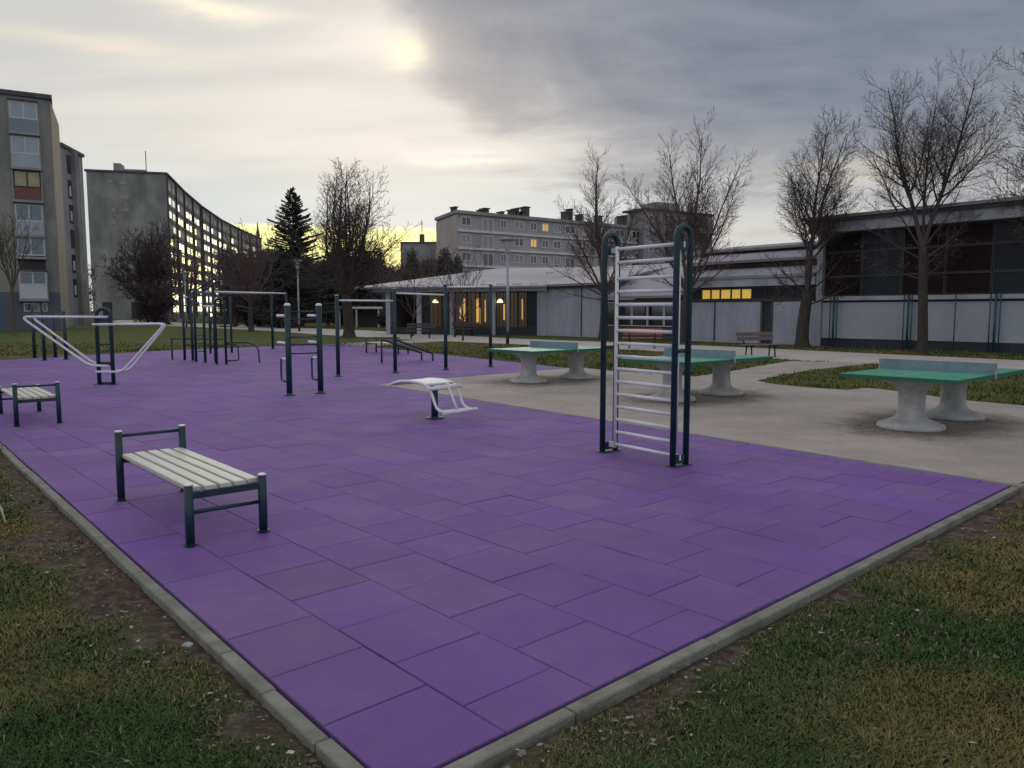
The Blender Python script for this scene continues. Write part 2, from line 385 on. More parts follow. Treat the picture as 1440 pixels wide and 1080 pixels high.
def stain():
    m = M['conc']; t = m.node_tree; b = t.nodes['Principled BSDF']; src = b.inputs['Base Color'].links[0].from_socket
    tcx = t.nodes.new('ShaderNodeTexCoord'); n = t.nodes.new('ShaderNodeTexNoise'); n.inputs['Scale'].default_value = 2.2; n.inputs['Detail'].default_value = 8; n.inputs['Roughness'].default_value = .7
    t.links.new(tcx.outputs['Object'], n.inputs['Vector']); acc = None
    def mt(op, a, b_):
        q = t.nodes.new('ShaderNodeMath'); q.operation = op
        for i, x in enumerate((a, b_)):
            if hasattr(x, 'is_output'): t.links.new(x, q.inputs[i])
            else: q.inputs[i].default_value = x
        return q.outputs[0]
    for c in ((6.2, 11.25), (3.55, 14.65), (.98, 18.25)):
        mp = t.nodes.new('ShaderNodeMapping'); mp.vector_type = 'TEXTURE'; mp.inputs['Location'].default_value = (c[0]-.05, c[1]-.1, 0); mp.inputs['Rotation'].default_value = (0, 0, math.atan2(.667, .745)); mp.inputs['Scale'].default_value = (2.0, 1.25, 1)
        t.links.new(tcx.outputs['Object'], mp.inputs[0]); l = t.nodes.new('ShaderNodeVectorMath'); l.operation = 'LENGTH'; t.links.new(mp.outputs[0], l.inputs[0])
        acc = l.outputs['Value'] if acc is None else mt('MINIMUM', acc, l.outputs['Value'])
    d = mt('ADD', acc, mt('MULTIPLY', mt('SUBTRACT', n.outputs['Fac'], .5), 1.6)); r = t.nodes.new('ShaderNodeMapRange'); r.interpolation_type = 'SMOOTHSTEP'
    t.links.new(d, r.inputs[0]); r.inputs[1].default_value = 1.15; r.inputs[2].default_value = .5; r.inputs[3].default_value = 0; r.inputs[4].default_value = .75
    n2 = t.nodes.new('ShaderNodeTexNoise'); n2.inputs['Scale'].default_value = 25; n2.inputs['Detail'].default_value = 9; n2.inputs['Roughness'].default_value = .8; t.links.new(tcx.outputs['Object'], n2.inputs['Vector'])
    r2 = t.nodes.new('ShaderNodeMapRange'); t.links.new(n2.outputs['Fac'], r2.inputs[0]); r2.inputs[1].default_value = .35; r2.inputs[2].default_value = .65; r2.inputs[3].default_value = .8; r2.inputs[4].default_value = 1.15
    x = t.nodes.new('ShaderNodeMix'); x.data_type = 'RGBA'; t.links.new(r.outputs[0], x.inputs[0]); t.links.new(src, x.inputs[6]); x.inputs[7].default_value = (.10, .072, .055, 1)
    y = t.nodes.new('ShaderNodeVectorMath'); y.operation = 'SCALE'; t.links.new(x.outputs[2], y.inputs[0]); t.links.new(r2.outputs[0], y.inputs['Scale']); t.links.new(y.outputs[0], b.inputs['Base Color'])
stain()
def sheet(name, pts, z, m):
    import bmesh
    bm = bmesh.new(); f = bm.faces.new([bm.verts.new((p[0], p[1], z)) for p in pts]); bm.normal_update()
    if f.normal.z < 0: f.normal_flip()
    bmesh.ops.triangulate(bm, faces=bm.faces[:]); me = bpy.data.meshes.new(name); bm.to_mesh(me); bm.free()
    me.materials.append(m); o = bpy.data.objects.new(name, me); C.objects.link(o); return tag(o, kind='structure')
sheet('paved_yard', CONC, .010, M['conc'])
sheet('footpath', PATH, .006, M['path'])
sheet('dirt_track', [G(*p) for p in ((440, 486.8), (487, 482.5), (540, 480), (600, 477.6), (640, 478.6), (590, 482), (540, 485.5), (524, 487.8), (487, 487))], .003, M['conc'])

# rubber mat: half-metre tiles laid in offset columns
def clip(poly, n, d):
    out = []
    for i in range(len(poly)):
        a, b = poly[i], poly[(i+1) % len(poly)]; fa, fb = a[0]*n[0]+a[1]*n[1]-d, b[0]*n[0]+b[1]*n[1]-d
        if fa >= 0: out.append(a)
        if (fa > 0) != (fb > 0) and fa != fb:
            t = fa/(fa-fb); out.append((a[0]+(b[0]-a[0])*t, a[1]+(b[1]-a[1])*t))
    return out
def half(a, b):
    n = (-(b[1]-a[1]), b[0]-a[0]); l = math.hypot(*n); n = (n[0]/l, n[1]/l); return n, n[0]*a[0]+n[1]*a[1]
def rubber():
    TA = Vector((da.x, da.y)); TL = Vector((-da.y, da.x))
    mb = MB(); cols = []; T = .521
    outer = [K0, A0]; back = BACK
    hs_all = [half(K0, A0)]+[half(LFAR, K0)]
    # back edge is very nearly convex: use its hull segments
    hull = [(6.5, 17.0), BACK[3], BACK[4], BACK[7], LFAR]
    hb = [half((N2[0], N2[1]), BACK[3]), half(BACK[4], BACK[5]), half(BACK[5], BACK[8])]
    hA = half(A0, TIP); hB = half(TIP, N2)
    for i in range(-2, 75):
        off = T/2 if i % 2 else 0.0
        jit = 0 if not i % 2 else rnd.uniform(-.015, .015)
        for j in range(-62, 70):
            s0, t0 = i*T, j*T+off+jit
            c = Vector(K0)+TA*(s0+T/2)+TL*(t0+T/2)
            if c.x < -30 or c.x > 7 or c.y < 0 or c.y > 40: continue
            g = rnd.choice((.0008, .0015, .0022, .0035))
            rot = rnd.uniform(-.006, .006)
            q = []
            for a, b in ((g, g), (T-g, g), (T-g, T-g), (g, T-g)):
                a2 = a-T/2; b2 = b-T/2; q.append(tuple(c+TA*(a2-b2*rot)+TL*(b2+a2*rot)))
            q = clip(q, *hs_all[0]); q = q and clip(q, *hs_all[1])
            for h in hb: q = q and clip(q, *h)
            if not q or len(q) < 3: continue
            # the paved yard bites a wedge out: keep the piece left of edge A, or the piece beyond edge B
            pA = clip(q, *hA); nA = ((-hA[0][0], -hA[0][1]), -hA[1])
            pB = clip(q, *nA); pB = clip(pB, *hB) if len(pB) > 2 else []
            z = .012+rnd.uniform(-.0022, .0022); sat = rnd.random(); v = rnd.uniform(.94, 1.06)
            col = (v*(1-.03*sat), v*(1.06-.12*sat), v*(.95+.10*sat))
            for p in (pA, pB):
                if len(p) < 3: continue
                ar = sum(p[k][0]*p[(k+1) % len(p)][1]-p[(k+1) % len(p)][0]*p[k][1] for k in range(len(p)))/2
                if abs(ar) < .0005: continue
                cen = (sum(x for x, y in p)/len(p), sum(y for x, y in p)/len(p))
                tx, ty = rnd.uniform(-.004, .004), rnd.uniform(-.004, .004)
                o = len(mb.v); n = len(p); b = .006/max(.15, math.sqrt(abs(ar)))
                for k in range(n):
                    x, y = p[k]; mb.v.append(Vector((x, y, z-.05)))
                for k in range(n):
                    x, y = p[k]; mb.v.append(Vector((x, y, z-.005+tx*(x-cen[0])+ty*(y-cen[1]))))
                for k in range(n):
                    x, y = p[k]; x += (cen[0]-x)*b; y += (cen[1]-y)*b; mb.v.append(Vector((x, y, z+tx*(x-cen[0])+ty*(y-cen[1]))))
                fl = ar < 0
                for r_ in (0, 1):
                    for k in range(n):
                        f = [o+r_*n+k, o+r_*n+(k+1) % n, o+(r_+1)*n+(k+1) % n, o+(r_+1)*n+k]; mb.f.append(f[::-1] if fl else f); mb.sm.append(False)
                f = [o+2*n+k for k in range(n)]; mb.f.append(f[::-1] if fl else f); mb.sm.append(False)
                cols += [col]*(3*n)
    m = bpy.data.materials.new('rubber_tiles'); m.use_nodes = True; t = m.node_tree; b = t.nodes['Principled BSDF']
    b.inputs['Roughness'].default_value = .78; b.inputs['Specular IOR Level'].default_value = .32
    tcx = t.nodes.new('ShaderNodeTexCoord'); a = t.nodes.new('ShaderNodeAttribute'); a.attribute_name = 'tint'
    def noise(sc, de, r=.6):
        n = t.nodes.new('ShaderNodeTexNoise'); n.inputs['Scale'].default_value = sc; n.inputs['Detail'].default_value = de; n.inputs['Roughness'].default_value = r
        t.links.new(tcx.outputs['Object'], n.inputs['Vector']); return n.outputs['Fac']
    def mixc(f, c1, c2, mode='MIX'):
        x = t.nodes.new('ShaderNodeMix'); x.data_type = 'RGBA'; x.blend_type = mode
        for i_, q_ in ((0, f), (6, c1), (7, c2)):
            if hasattr(q_, 'is_output'): t.links.new(q_, x.inputs[i_])
            else: x.inputs[i_].default_value = q_ if i_ == 0 else (*q_, 1)
        return x.outputs[2]
    def mr(x_, a_, b_, c_=0, d_=1):
        r = t.nodes.new('ShaderNodeMapRange'); t.links.new(x_, r.inputs[0])
        for k, q_ in zip((1, 2, 3, 4), (a_, b_, c_, d_)): r.inputs[k].default_value = q_
        return r.outputs[0]
    c = mixc(mr(noise(.45, 6), .35, .65), (.180, .098, .300), (.230, .106, .400))
    c = mixc(mr(noise(.9, 8, .7), .46, .74, 0, .6), c, (.245, .185, .31))
    c = mixc(mr(noise(160, 4, .85), .42, .7, 0, .6), c, (.085, .05, .15))
    c = mixc(mr(noise(110, 2, .8), .62, .8, 0, .5), c, (.30, .20, .42))
    c = mixc(mr(noise(7, 8, .8), .56, .72, 0, .22), c, (.16, .12, .17))
    c = mixc(1.0, c, a.outputs['Color'], 'MULTIPLY')
    t.links.new(c, b.inputs['Base Color'])
    bp = t.nodes.new('ShaderNodeBump'); bp.inputs['Strength'].default_value = .9; bp.inputs['Distance'].default_value = .006
    t.links.new(noise(150, 4, .8), bp.inputs['Height']); t.links.new(bp.outputs[0], b.inputs['Normal'])
    o = mb.build('rubber_tile_floor', m); ca = o.data.color_attributes.new('tint', 'FLOAT_COLOR', 'POINT')
    ca.data.foreach_set('color', np.array([(*c_, 1) for c_ in cols]).ravel()); tag(o, kind='structure')
rubber()

def kerb():
    mb = MB()
    def run(P, d, n, L):
        s = -.06
        while s < L:
            l = rnd.choice((1.0, 1.0, .5)); e = min(s+l-.006, L)
            mid = P+d*((s+e)/2)+n*(.048+rnd.uniform(-.004, .004)); rot = Matrix(((d.x, n.x, 0), (d.y, n.y, 0), (0, 0, 1)))
            mb.box((mid.x, mid.y, -.087+rnd.uniform(-.002, .002)), ((e-s)/2, .034, .095), rot, bev=.006)
            s += l
    nR = Vector((da.y, -da.x)); nL = Vector((-dl.y, dl.x))
    if nL.x > 0: nL = -nL
    run(Vector(K0)+nR*.0-da*.1, da, nR, (Vector(A0)-Vector(K0)).length+.22)
    run(Vector(K0)+dl*0, dl, nL, 27)
    tag(mb.build('kerb', M['kerb']), kind='structure')
    m2 = MB(); d = (Vector(TIP)-Vector(A0)).normalized(); n = Vector((-d.y, d.x)); rot = Matrix(((d.x, n.x, 0), (d.y, n.y, 0), (0, 0, 1)))
    for k in range(12):
        c = Vector(A0)+d*(k*1.0+.4)-n*(.035); m2.box((c.x, c.y, -.02), (.495, .024, .036), rot, bev=.004)
    c = Vector(A0)+da*.45+n*0; m2.box((A0[0]+.42, A0[1]+.02, -.03), (.4, .05, .05), Matrix.Rotation(.05, 3, 'Z'), bev=.006)
    tag(m2.build('edging_strip', M['kerb']), kind='structure')
kerb()

# ------------------------------------------------------------------ near grass and litter (uncountable)
def npmesh(name, V, F, m, tint=None):
    me = bpy.data.meshes.new(name); n = len(F); k = F.shape[1]
    me.vertices.add(len(V)); me.vertices.foreach_set('co', V.astype(np.float32).ravel())
    me.loops.add(n*k); me.loops.foreach_set('vertex_index', F.astype(np.int32).ravel())
    me.polygons.add(n); me.polygons.foreach_set('loop_start', np.arange(n)*k); me.polygons.foreach_set('loop_total', np.full(n, k))
    if tint is not None:
        ca = me.color_attributes.new('tint', 'FLOAT_COLOR', 'POINT'); ca.data.foreach_set('color', np.concatenate([tint, np.ones((len(tint), 1))], 1).astype(np.float32).ravel())
    me.update(); me.materials.append(m); o = bpy.data.objects.new(name, me); C.objects.link(o); return o
def grass():
    rs = np.random.RandomState(11); N = 1350000
    # sample by distance so the density thins with range
    r = 1.6+8.5*rs.rand(N)**1.5; th = R(90)+R(80)*(rs.rand(N)-.5)
    x, y = r*np.cos(th), r*np.sin(th)
    d = np.minimum(distseg(x, y, K0, LFAR), distseg(x, y, K0, A0))
    b = bareness(x, y)
    keep = ~inside_np(x, y, MAT) & ~inside_np(x, y, CONC) & (d > .13) & (rs.rand(N) > b*.94+(fbm(x*3.1+5, y*3.1)-.45)*1.0)
    x, y, b = x[keep], y[keep], b[keep]; n = len(x)
    clump = fbm(x*5+3, y*5+8)
    L = (.008+.026*rs.rand(n)**1.7)*(.55+1.0*clump)*(1-.45*b); a = rs.rand(n)*2*math.pi; lean = .5+.9*rs.rand(n)
    z0 = (fbm(x*1.7, y*1.7)-.5)*.05*np.clip((12-np.hypot(x, y))/6, 0, 1)-.024*np.clip((12-np.hypot(x, y))/6, 0, 1)
    wd = .0008+.0011*rs.rand(n)+.0004*np.hypot(x, y); px, py = -np.sin(a)*wd, np.cos(a)*wd
    lx, ly = np.cos(a)*L*lean, np.sin(a)*L*lean
    V = np.empty((n, 5, 3)); V[:, 0] = np.stack([x-px, y-py, z0], 1); V[:, 1] = np.stack([x+px, y+py, z0], 1)
    V[:, 2] = np.stack([x+px*.8+lx*.4, y+py*.8+ly*.4, z0+L*.65], 1); V[:, 3] = np.stack([x-px*.8+lx*.4, y-py*.8+ly*.4, z0+L*.65], 1)
    V[:, 4] = np.stack([x+lx, y+ly, z0+L*.95], 1)
    i = np.arange(n)[:, None]*5
    F3 = np.concatenate([i+[0, 1, 2], i+[0, 2, 3], i+[3, 2, 4]])
    h = fbm(x*1.1+20, y*1.1+4); k = np.clip((h-.42)*3.2+rs.rand(n)*.75-.2, 0, 1)[:, None]
    c = np.array([.052, .098, .020])*(1-k)+np.array([.19, .165, .055])*k
    dry = rs.rand(n) < .05+.22*b; c[dry] = np.array([.26, .20, .11])*(.6+.7*rs.rand(dry.sum()))[:, None]
    c *= (.7+.6*rs.rand(n))[:, None]
    m = bpy.data.materials.new('grass_blades'); m.use_nodes = True; t = m.node_tree; bs = t.nodes['Principled BSDF']; at = t.nodes.new('ShaderNodeAttribute'); at.attribute_name = 'tint'
    t.links.new(at.outputs['Color'], bs.inputs['Base Color']); bs.inputs['Roughness'].default_value = .7; bs.inputs['Specular IOR Level'].default_value = .2
    tag(npmesh('grass', V.reshape(-1, 3), F3, m, np.repeat(c, 5, 0)), kind='stuff', label='short green and brown winter grass growing round the purple floor', cat='grass')
grass()
def far_grass():
    rs = np.random.RandomState(12); N = 420000
    x = -26+56*rs.rand(N); y = 9+31*rs.rand(N)**1.25; jx, jy = x+(fbm(x*3, y*3)-.5)*.5, y+(fbm(x*3+9, y*3+4)-.5)*.5
    keep = ~inside_np(jx, jy, MAT) & ~inside_np(jx, jy, CONC) & ~inside_np(jx, jy, PATH) & ~inside_np(x, y, MAT) & (np.abs(x) < y*.72+1) & (rs.rand(N) < (.35+.9*fbm(x*.9, y*.9))*np.clip((41-y)/22, 0, 1))
    x, y = x[keep], y[keep]; n = len(x); L = (.03+.05*rs.rand(n))*(.5+fbm(x*1.3+2, y*1.3)); a = rs.rand(n)*6.28; w_ = .004+.0006*y; px, py = -np.sin(a)*w_, np.cos(a)*w_
    V = np.empty((n, 3, 3)); V[:, 0] = np.stack([x-px, y-py, np.full(n, -.005)], 1); V[:, 1] = np.stack([x+px, y+py, np.full(n, -.005)], 1); V[:, 2] = np.stack([x+np.cos(a)*L*.8, y+np.sin(a)*L*.8, L], 1)
    k = np.clip((fbm(x*.7+20, y*.7+4)-.40)*3.0+rs.rand(n)*.7-.2, 0, 1)[:, None]; c = np.array([.055, .088, .020])*(1-k)+np.array([.19, .155, .06])*k; c *= (.7+.6*rs.rand(n))[:, None]
    tag(npmesh('distant_grass', V.reshape(-1, 3), np.arange(n*3).reshape(n, 3), bpy.data.materials['grass_blades'], np.repeat(c, 3, 0)), kind='stuff', label='patchy olive grass on the lawns beyond the purple floor', cat='grass')
far_grass()
def litter():
    rs = np.random.RandomState(5); N = 30000
    r = 1.7+7.5*rs.rand(N)**1.3; th = R(90)+R(80)*(rs.rand(N)-.5); x, y = r*np.cos(th), r*np.sin(th)
    d = np.minimum(distseg(x, y, K0, LFAR), distseg(x, y, K0, A0)); b = bareness(x, y)
    keep = ~inside_np(x, y, MAT) & ~inside_np(x, y, CONC) & (d > .12) & (rs.rand(N) < .09+.55*b)
    x, y = x[keep], y[keep]
    ex = np.array([(-5+11*rs.rand(), 2.6+9*rs.rand()) for _ in range(110)]); ex = ex[inside_np(ex[:, 0], ex[:, 1], MAT)]; nl = len(x); x = np.concatenate([x, ex[:, 0]]); y = np.concatenate([y, ex[:, 1]])
    n = len(x); V = []; F = []; T = []
    for i in range(n):
        s = .003+.017*rs.rand()**3; a = rs.rand()*6.28; e = .35+.6*rs.rand(); z = .012*rs.rand()+(float(fbm(x[i:i+1]*1.7, y[i:i+1]*1.7)[0])-.5)*.05-.014
        if i >= nl: z = .0165; s *= .8
        o = len(V); P = [(-1, 0), (-.35, e*.8), (.4, e*.7), (1, .1), (.35, -e*.75), (-.4, -e*.65)]
        for k, (p, q) in enumerate(P):
            V.append((x[i]+s*(p*math.cos(a)-q*math.sin(a)), y[i]+s*(p*math.sin(a)+q*math.cos(a)), z+s*.5*(abs(q)*rs.rand()+.2*rs.rand())))
        F += [(o, o+1, o+2), (o, o+2, o+3), (o, o+3, o+4), (o, o+4, o+5)]
        t = rs.rand(); c = np.array([.22, .15, .105]) if t < .55 else (np.array([.42, .38, .32]) if t < .85 else np.array([.75, .74, .72])); T += [tuple(c*(.6+.7*rs.rand()))]*6
    tag(npmesh('leaf_litter', np.array(V), np.array(F), M['litter'], np.array(T)), kind='stuff', label='pale dead leaves and crumbs scattered on the lawn and bare soil', cat='leaf litter')
litter()
def table_dirt():
    rs = np.random.RandomState(15); V = []; F = []; T = []
    for (cx, cy) in ((6.2, 11.25), (3.55, 14.65), (.98, 18.25)):
        for sg in (-1, 1):
            px, py = cx+sg*.8*.745, cy+sg*.8*.667
            for i in range(110):
                r_ = .44+abs(rs.normal())*.28; a_ = rs.rand()*6.28; x = px+r_*math.cos(a_)+rs.normal()*.1; y = py+r_*math.sin(a_)*.8; s_ = .006+.014*rs.rand(); q = rs.rand()*6.28; o = len(V)
                for k in range(5): w_ = s_*(.6+.5*rs.rand()); V.append((x+w_*math.cos(q+k*1.257), y+w_*.7*math.sin(q+k*1.257), .014+.01*rs.rand()))
                F += [(o, o+1, o+2), (o, o+2, o+3), (o, o+3, o+4)]; c = np.array([.085, .052, .036])*(.5+1.1*rs.rand()); T += [tuple(c)]*5
    tag(npmesh('dead_leaves', np.array(V), np.array(F), M['litter'], np.array(T)), kind='stuff', label='brown dead leaves drifted round the feet of the tennis tables', cat='leaf litter')
table_dirt()
def scrap(label, u, v, s, col):
    x, y = G(u, v); mb = MB(); P = [(-1, -.2), (-.5, .35), (.1, .1), (.7, .4), (1.1, -.1), (.3, -.45), (-.4, -.3)]
    top = [Vector((x+p*s, y+q*s, .012+.006*((k*37) % 5)/2)) for k, (p, q) in enumerate(P)]
    for k in range(1, 6): mb.poly([top[0], top[k], top[k+1]]) if k < 6 else None
    for k in range(len(P)):
        a, b = top[k], top[(k+1) % len(P)]; mb.poly([a, b, b-Vector((0, 0, .012)), a-Vector((0, 0, .012))])
    return tag(mb.build('paper_scrap', col), label, 'scrap')
scrap('crumpled pale blue paper scrap on the soil by the left kerb', 264, 909, .026, M['paper'])
sx0, sy0 = G(8, 738); sx1, sy1 = G(-6, 705)
mb = MB(); mb.tube([(sx0, sy0, .015), ((sx0+sx1)/2+.01, (sy0+sy1)/2, .028), (sx1, sy1, .02)], [.007, .010, .008], 6)
tag(mb.build('stick', mat('peeled_stick', (.36, .27, .22), .8)), 'peeled pale stick lying in the grass at the left edge', 'stick')

# ------------------------------------------------------------------ fitness benches
def make_bench():
    r = empty('slatted_bench', label='x', cat='bench', group='white slatted fitness benches')
    L, W = 1.73, .53
    for (x, y, h) in ((0, 0, .43), (0, W, .43), (L, 0, .60), (L, W, .60)):
        m = MB(); m.tube([(x, y, .0), (x, y, h)], .031, 16); m.tube([(x, y, .01), (x, y, .017)], .045, 16); p = m.build('post', M['teal'], r)
        m = MB(); m.lathe([(.032, h), (.032, h+.006), (.022, h+.012)], (x, y, 0), 16); m.build('cap', M['white'], p)
    for x, z in ((0, .235), (L, .565)):
        m = MB(); m.tube([(x, .025, z), (x, W-.025, z)], .015, 10); m.build('rail', M['teal'], r)
    for x in (0.0, L-.02):
        m = MB(); m.box((x+.01, W/2, .352), (.02, W/2-.03, .022)); m.build('bearer', M['teal'], r)
    for k in range(5):
        m = MB(); w_ = .082; y = .055+k*(W-.11)/4; m.box((L/2, y, .392), (L/2-.005 if 0 < k < 4 else L/2-.03, w_/2, .018), None, .006); m.build('slat', M['slat'], r)
    return r
b0 = make_bench()
def place(o, a, b, label, z=.012):
    o.location = (a[0], a[1], z); o.rotation_euler = (0, 0, ang(a, b)); o['label'] = label
# axis runs from the low end to the tall end; width to the left of it is +y
nb = [((-1.85, 5.56), (-2.97, 6.88))]
lo = Vector((-2.27, 5.24)); d_ = (Vector((-3.41, 6.54))-lo).normalized()
# y axis must point to the second low post: mirror by starting from the right post
p0 = Vector((-1.85, 5.60)); place(b0, p0, p0+d_, 'white slatted bench with teal posts, nearest the camera on the purple floor')
b1_ = copy_tree(b0); q0 = Vector((-7.16, 10.96)); q1 = Vector((-6.63, 11.17)); wdir = (q1-q0).normalized(); ax = Vector((-.64, .768)); q0 = q1-Vector((.768, .64))*.53
# tall end faces the camera here: start at the low end
st = q0+ax*1.73*1.0; place(b1_, st, q0, 'white slatted bench with teal posts cut by the left edge of the photo')
b2_ = copy_tree(b0); place(b2_, (-4.0, 29.6), (-5.8, 30.9), 'far white slatted bench behind the second pull-up post')

# ------------------------------------------------------------------ table tennis tables
TAX = Vector((.745, .667)).normalized()
def make_table():
    r = empty('table_tennis_table', cat='table tennis table', group='green outdoor table tennis tables', label='x')
    m = MB(); m.box((0, 0, .735), (1.37, .7625, .025), None, .006); top = m.build('tabletop', M['table'], r)
    m = MB()
    for sy in (-1, 1): m.box((0, sy*.768, .728), (1.372, .0055, .026))
    for sx_ in (-1, 1): m.box((sx_*1.3755, 0, .728), (.0055, .772, .026))
    m.build('edge_trim', M['tedge'], top)
    m = MB()
    m.box((0, 0, .7625), (1.33, .004, .0008)); m.build('centre_line', M['white'], top)
    for sx_ in (-1, 1):
        m = MB(); m.lathe([(.43, 0), (.44, .02), (.425, .06), (.33, .10), (.22, .145), (.185, .19), (.175, .28), (.172, .42), (.178, .50), (.20, .56), (.29, .62), (.40, .66), (.41, .708)], (sx_*.8, 0, 0), 36)
        m.build('pedestal', M['ped'], r)
    m = MB(); m.box((0, 0, .835), (.006, .80, .075)); nb_ = m.build('net_plate', M['net'], r)
    m = MB()
    for sy in (-1, 1): m.box((0, sy*.79, .75), (.014, .012, .06)); 
    m.build('net_bracket', M['steel'], nb_)
    return r
t0 = make_table()
tabs = [((6.2, 11.25), 'green table tennis table nearest the camera at the right edge'), ((3.55, 14.65), 'middle green table tennis table behind the wall bars'), ((.98, 18.25), 'farthest green table tennis table left of the wall bars')]
for i, (c, lb) in enumerate(tabs):
    o = t0 if i == 0 else copy_tree(t0); o.location = (c[0], c[1], .01); o.rotation_euler = (0, 0, math.atan2(TAX.y, TAX.x)); o['label'] = lb

# ------------------------------------------------------------------ wall bars
def wall_bars():
    P0 = Vector((1.05, 8.83)); P1 = Vector((1.69, 7.98)); a = (P1-P0); L = a.length; a.normalize()
    r = empty('wall_bars', (P0.x, P0.y, .012), math.atan2(a.y, a.x), label='tall climbing wall bars with white rungs between arched dark teal posts', cat='wall bars')
    n = 1  # frames lie along +y (away to the right)
    for k, x in enumerate((0.0, L)):
        top = 2.50; rr = .103; m = MB()
        pts = [Vector((x, 0, 0)), Vector((x, 0, top-rr))]+arc((x, rr, top-rr), (0, -1, 0), (0, 0, 1), rr, 0, 180, 12)[1:]+[Vector((x, 2*rr, 0))]
        m.tube(pts, .033, 16); f = m.build('arched_post', M['teal'], r)
        for z0, z1 in ((2.27, 2.37), (.03, .12)): m = MB(); m.box((x, rr, (z0+z1)/2), (.012, rr-.03, (z1-z0)/2)); m.build('plate', M['teal'], f)
        m = MB(); m.box((x, rr, .006), (.055, .15, .006), None, .002); m.build('foot_plate', M['teal'], f)
        m = MB(); m.tube([(x, .02, 1.22), (x, 2*rr-.02, 1.22)], .02, 10); m.build('crosspiece', M['teal'], f)
    sx0_ = .10; sx1_ = L-.055
    for x in (sx0_, sx1_):
        m = MB(); m.tube([(x, rr, .06), (x, rr, 2.36)], .0215, 12); m.build('upright', M['white'], r)
    for z in (.09, 2.32):
        m = MB(); m.box(((0+sx0_)/2+.01, rr, z), (sx0_/2, .012, .03)); m.build('bracket', M['white'], r)
        m = MB(); m.box(((L+sx1_)/2, rr, z), (.04, .012, .03)); m.build('bracket', M['white'], r)
    zs = [.10+i*.146 for i in range(14)]+[2.18, 2.33]
    for z in zs:
        m = MB(); m.tube([(sx0_, rr, z), (sx1_, rr, z)], .0195, 10); m.build('rung', M['white'], r)
wall_bars()

# ------------------------------------------------------------------ pull-up bars
def pullup():
    P = [Vector((-4.35, 19.21)), Vector((-3.09, 20.31)), Vector((-1.84, 21.35)), Vector((-.63, 22.55))]; H_ = [2.0, 2.20, 2.35, 2.39]
    r = empty('pull_up_bars', (P[0].x, P[0].y, .012), label='row of four teal posts carrying three white pull-up bars', cat='pull-up bars')
    Q = [p-P[0] for p in P]
    for q, h in zip(Q, H_):
        m = MB(); m.tube([(q.x, q.y, 0), (q.x, q.y, h)], .05, 16); p = m.build('post', M['teal'], r)
        m = MB(); m.lathe([(.052, h), (.052, h+.015), (.03, h+.03)], (q.x, q.y, 0), 16); m.build('cap', M['pole'], p)
        m = MB(); m.lathe([(.11, 0), (.11, .012), (.06, .02), (.055, .06)], (q.x, q.y, 0), 20); m.build('foot_plate', M['teal'], p)
    for i, (z0, z1) in enumerate(((1.895, 1.895), (2.10, 2.07), (2.29, 2.33))):
        a, b = Q[i], Q[i+1]; m = MB(); m.tube([(a.x, a.y, z0), (b.x, b.y, z1)], .024, 12); m.build('bar', M['white'], r)
pullup()

# ------------------------------------------------------------------ twin post dip station
def twin():
    A = Vector((-4.32, 14.86)); B = Vector((-3.81, 15.24)); a = (B-A); L = a.length
    r = empty('dip_station', (A.x, A.y, .012), math.atan2(a.y, a.x), label='two thick white-capped teal posts joined by rungs with side handles', cat='dip station')
    for x in (0, L):
        m = MB(); m.tube([(x, 0, 0), (x, 0, 1.73)], .056, 18); p = m.build('post', M['teal'], r)
        m = MB(); m.lathe([(.06, 1.73), (.062, 1.75), (.05, 1.775), (.02, 1.785)], (x, 0, 0), 18); m.build('cap', M['white'], p)
        m = MB(); m.lathe([(.12, 0), (.12, .012), (.06, .02), (.06, .05)], (x, 0, 0), 20); m.build('foot_plate', M['teal'], p)
        for z in (1.54, 1.01):
            m = MB(); m.tube([(x, .04, z), (x, .55, z)], .027, 12); m.build('hand_bar', M['white'], r)
        m = MB(); m.tube(fillet([(x, .03, .70), (x, .42, .70), (x, .42, .26), (x, .03, .26)], .09), .019, 10); m.build('handle', M['teal'], r)
        m = MB(); m.tube([(x, .05, .7), (x, .33, .7)], .0225, 10); m.build('grip', M['white'], r)
    for z in (1.62, 1.47, 1.13, .98, .81):
        m = MB(); m.tube([(.04, 0, z), (L-.04, 0, z)], .014, 8); m.build('rung', M['teal'], r)
twin()

# ------------------------------------------------------------------ V-shaped rail frame
def vframe():
    r = empty('rail_frame', (-9.05, 17.1, .012), math.atan2(.03, .28), label='arched teal frame with long white V-shaped double rails on both sides', cat='exercise frame')
    m = MB(); rr = .15
    pts = [Vector((-rr, 0, 0)), Vector((-rr, 0, 1.53))]+arc((0, 0, 1.53), (-1, 0, 0), (0, 0, 1), rr, 0, 180, 12)[1:]+[Vector((rr, 0, 0))]
    m.tube(pts, .042, 16); f = m.build('arched_post', M['teal'], r)
    for z, h in ((1.42, .05), (.46, .05), (.03, .025)): m = MB(); m.box((0, 0, z), (rr-.02, .012, h)); m.build('crosspiece', M['teal'], f)
    m = MB(); m.tube([(-rr, 0, .90), (rr, 0, .90)], .016, 8); m.build('crosspiece', M['teal'], f)
    for x in (-rr, rr): m = MB(); m.box((x, 0, .006), (.09, .09, .006)); m.build('foot_plate', M['teal'], f)
    for k, (y, e) in enumerate(((-.13, 0), (.18, .02))):
        m = MB(); m.tube(fillet([(.12, y, 1.50), (-1.66+e*3, y, 1.51), (-.30, y, .44), (.12, y, .42)], .17, 8), .025, 12); m.build('rail', M['white'], r)
    for k, (y, e) in enumerate(((-.30, 0), (.10, -.08))):
        m = MB(); m.tube(fillet([(-.12, y, 1.34), (1.40+e, y, 1.35), (.45, y, .30), (-.10, y, .31)], .15, 8), .025, 12); m.build('rail', M['white'], r)
vframe()

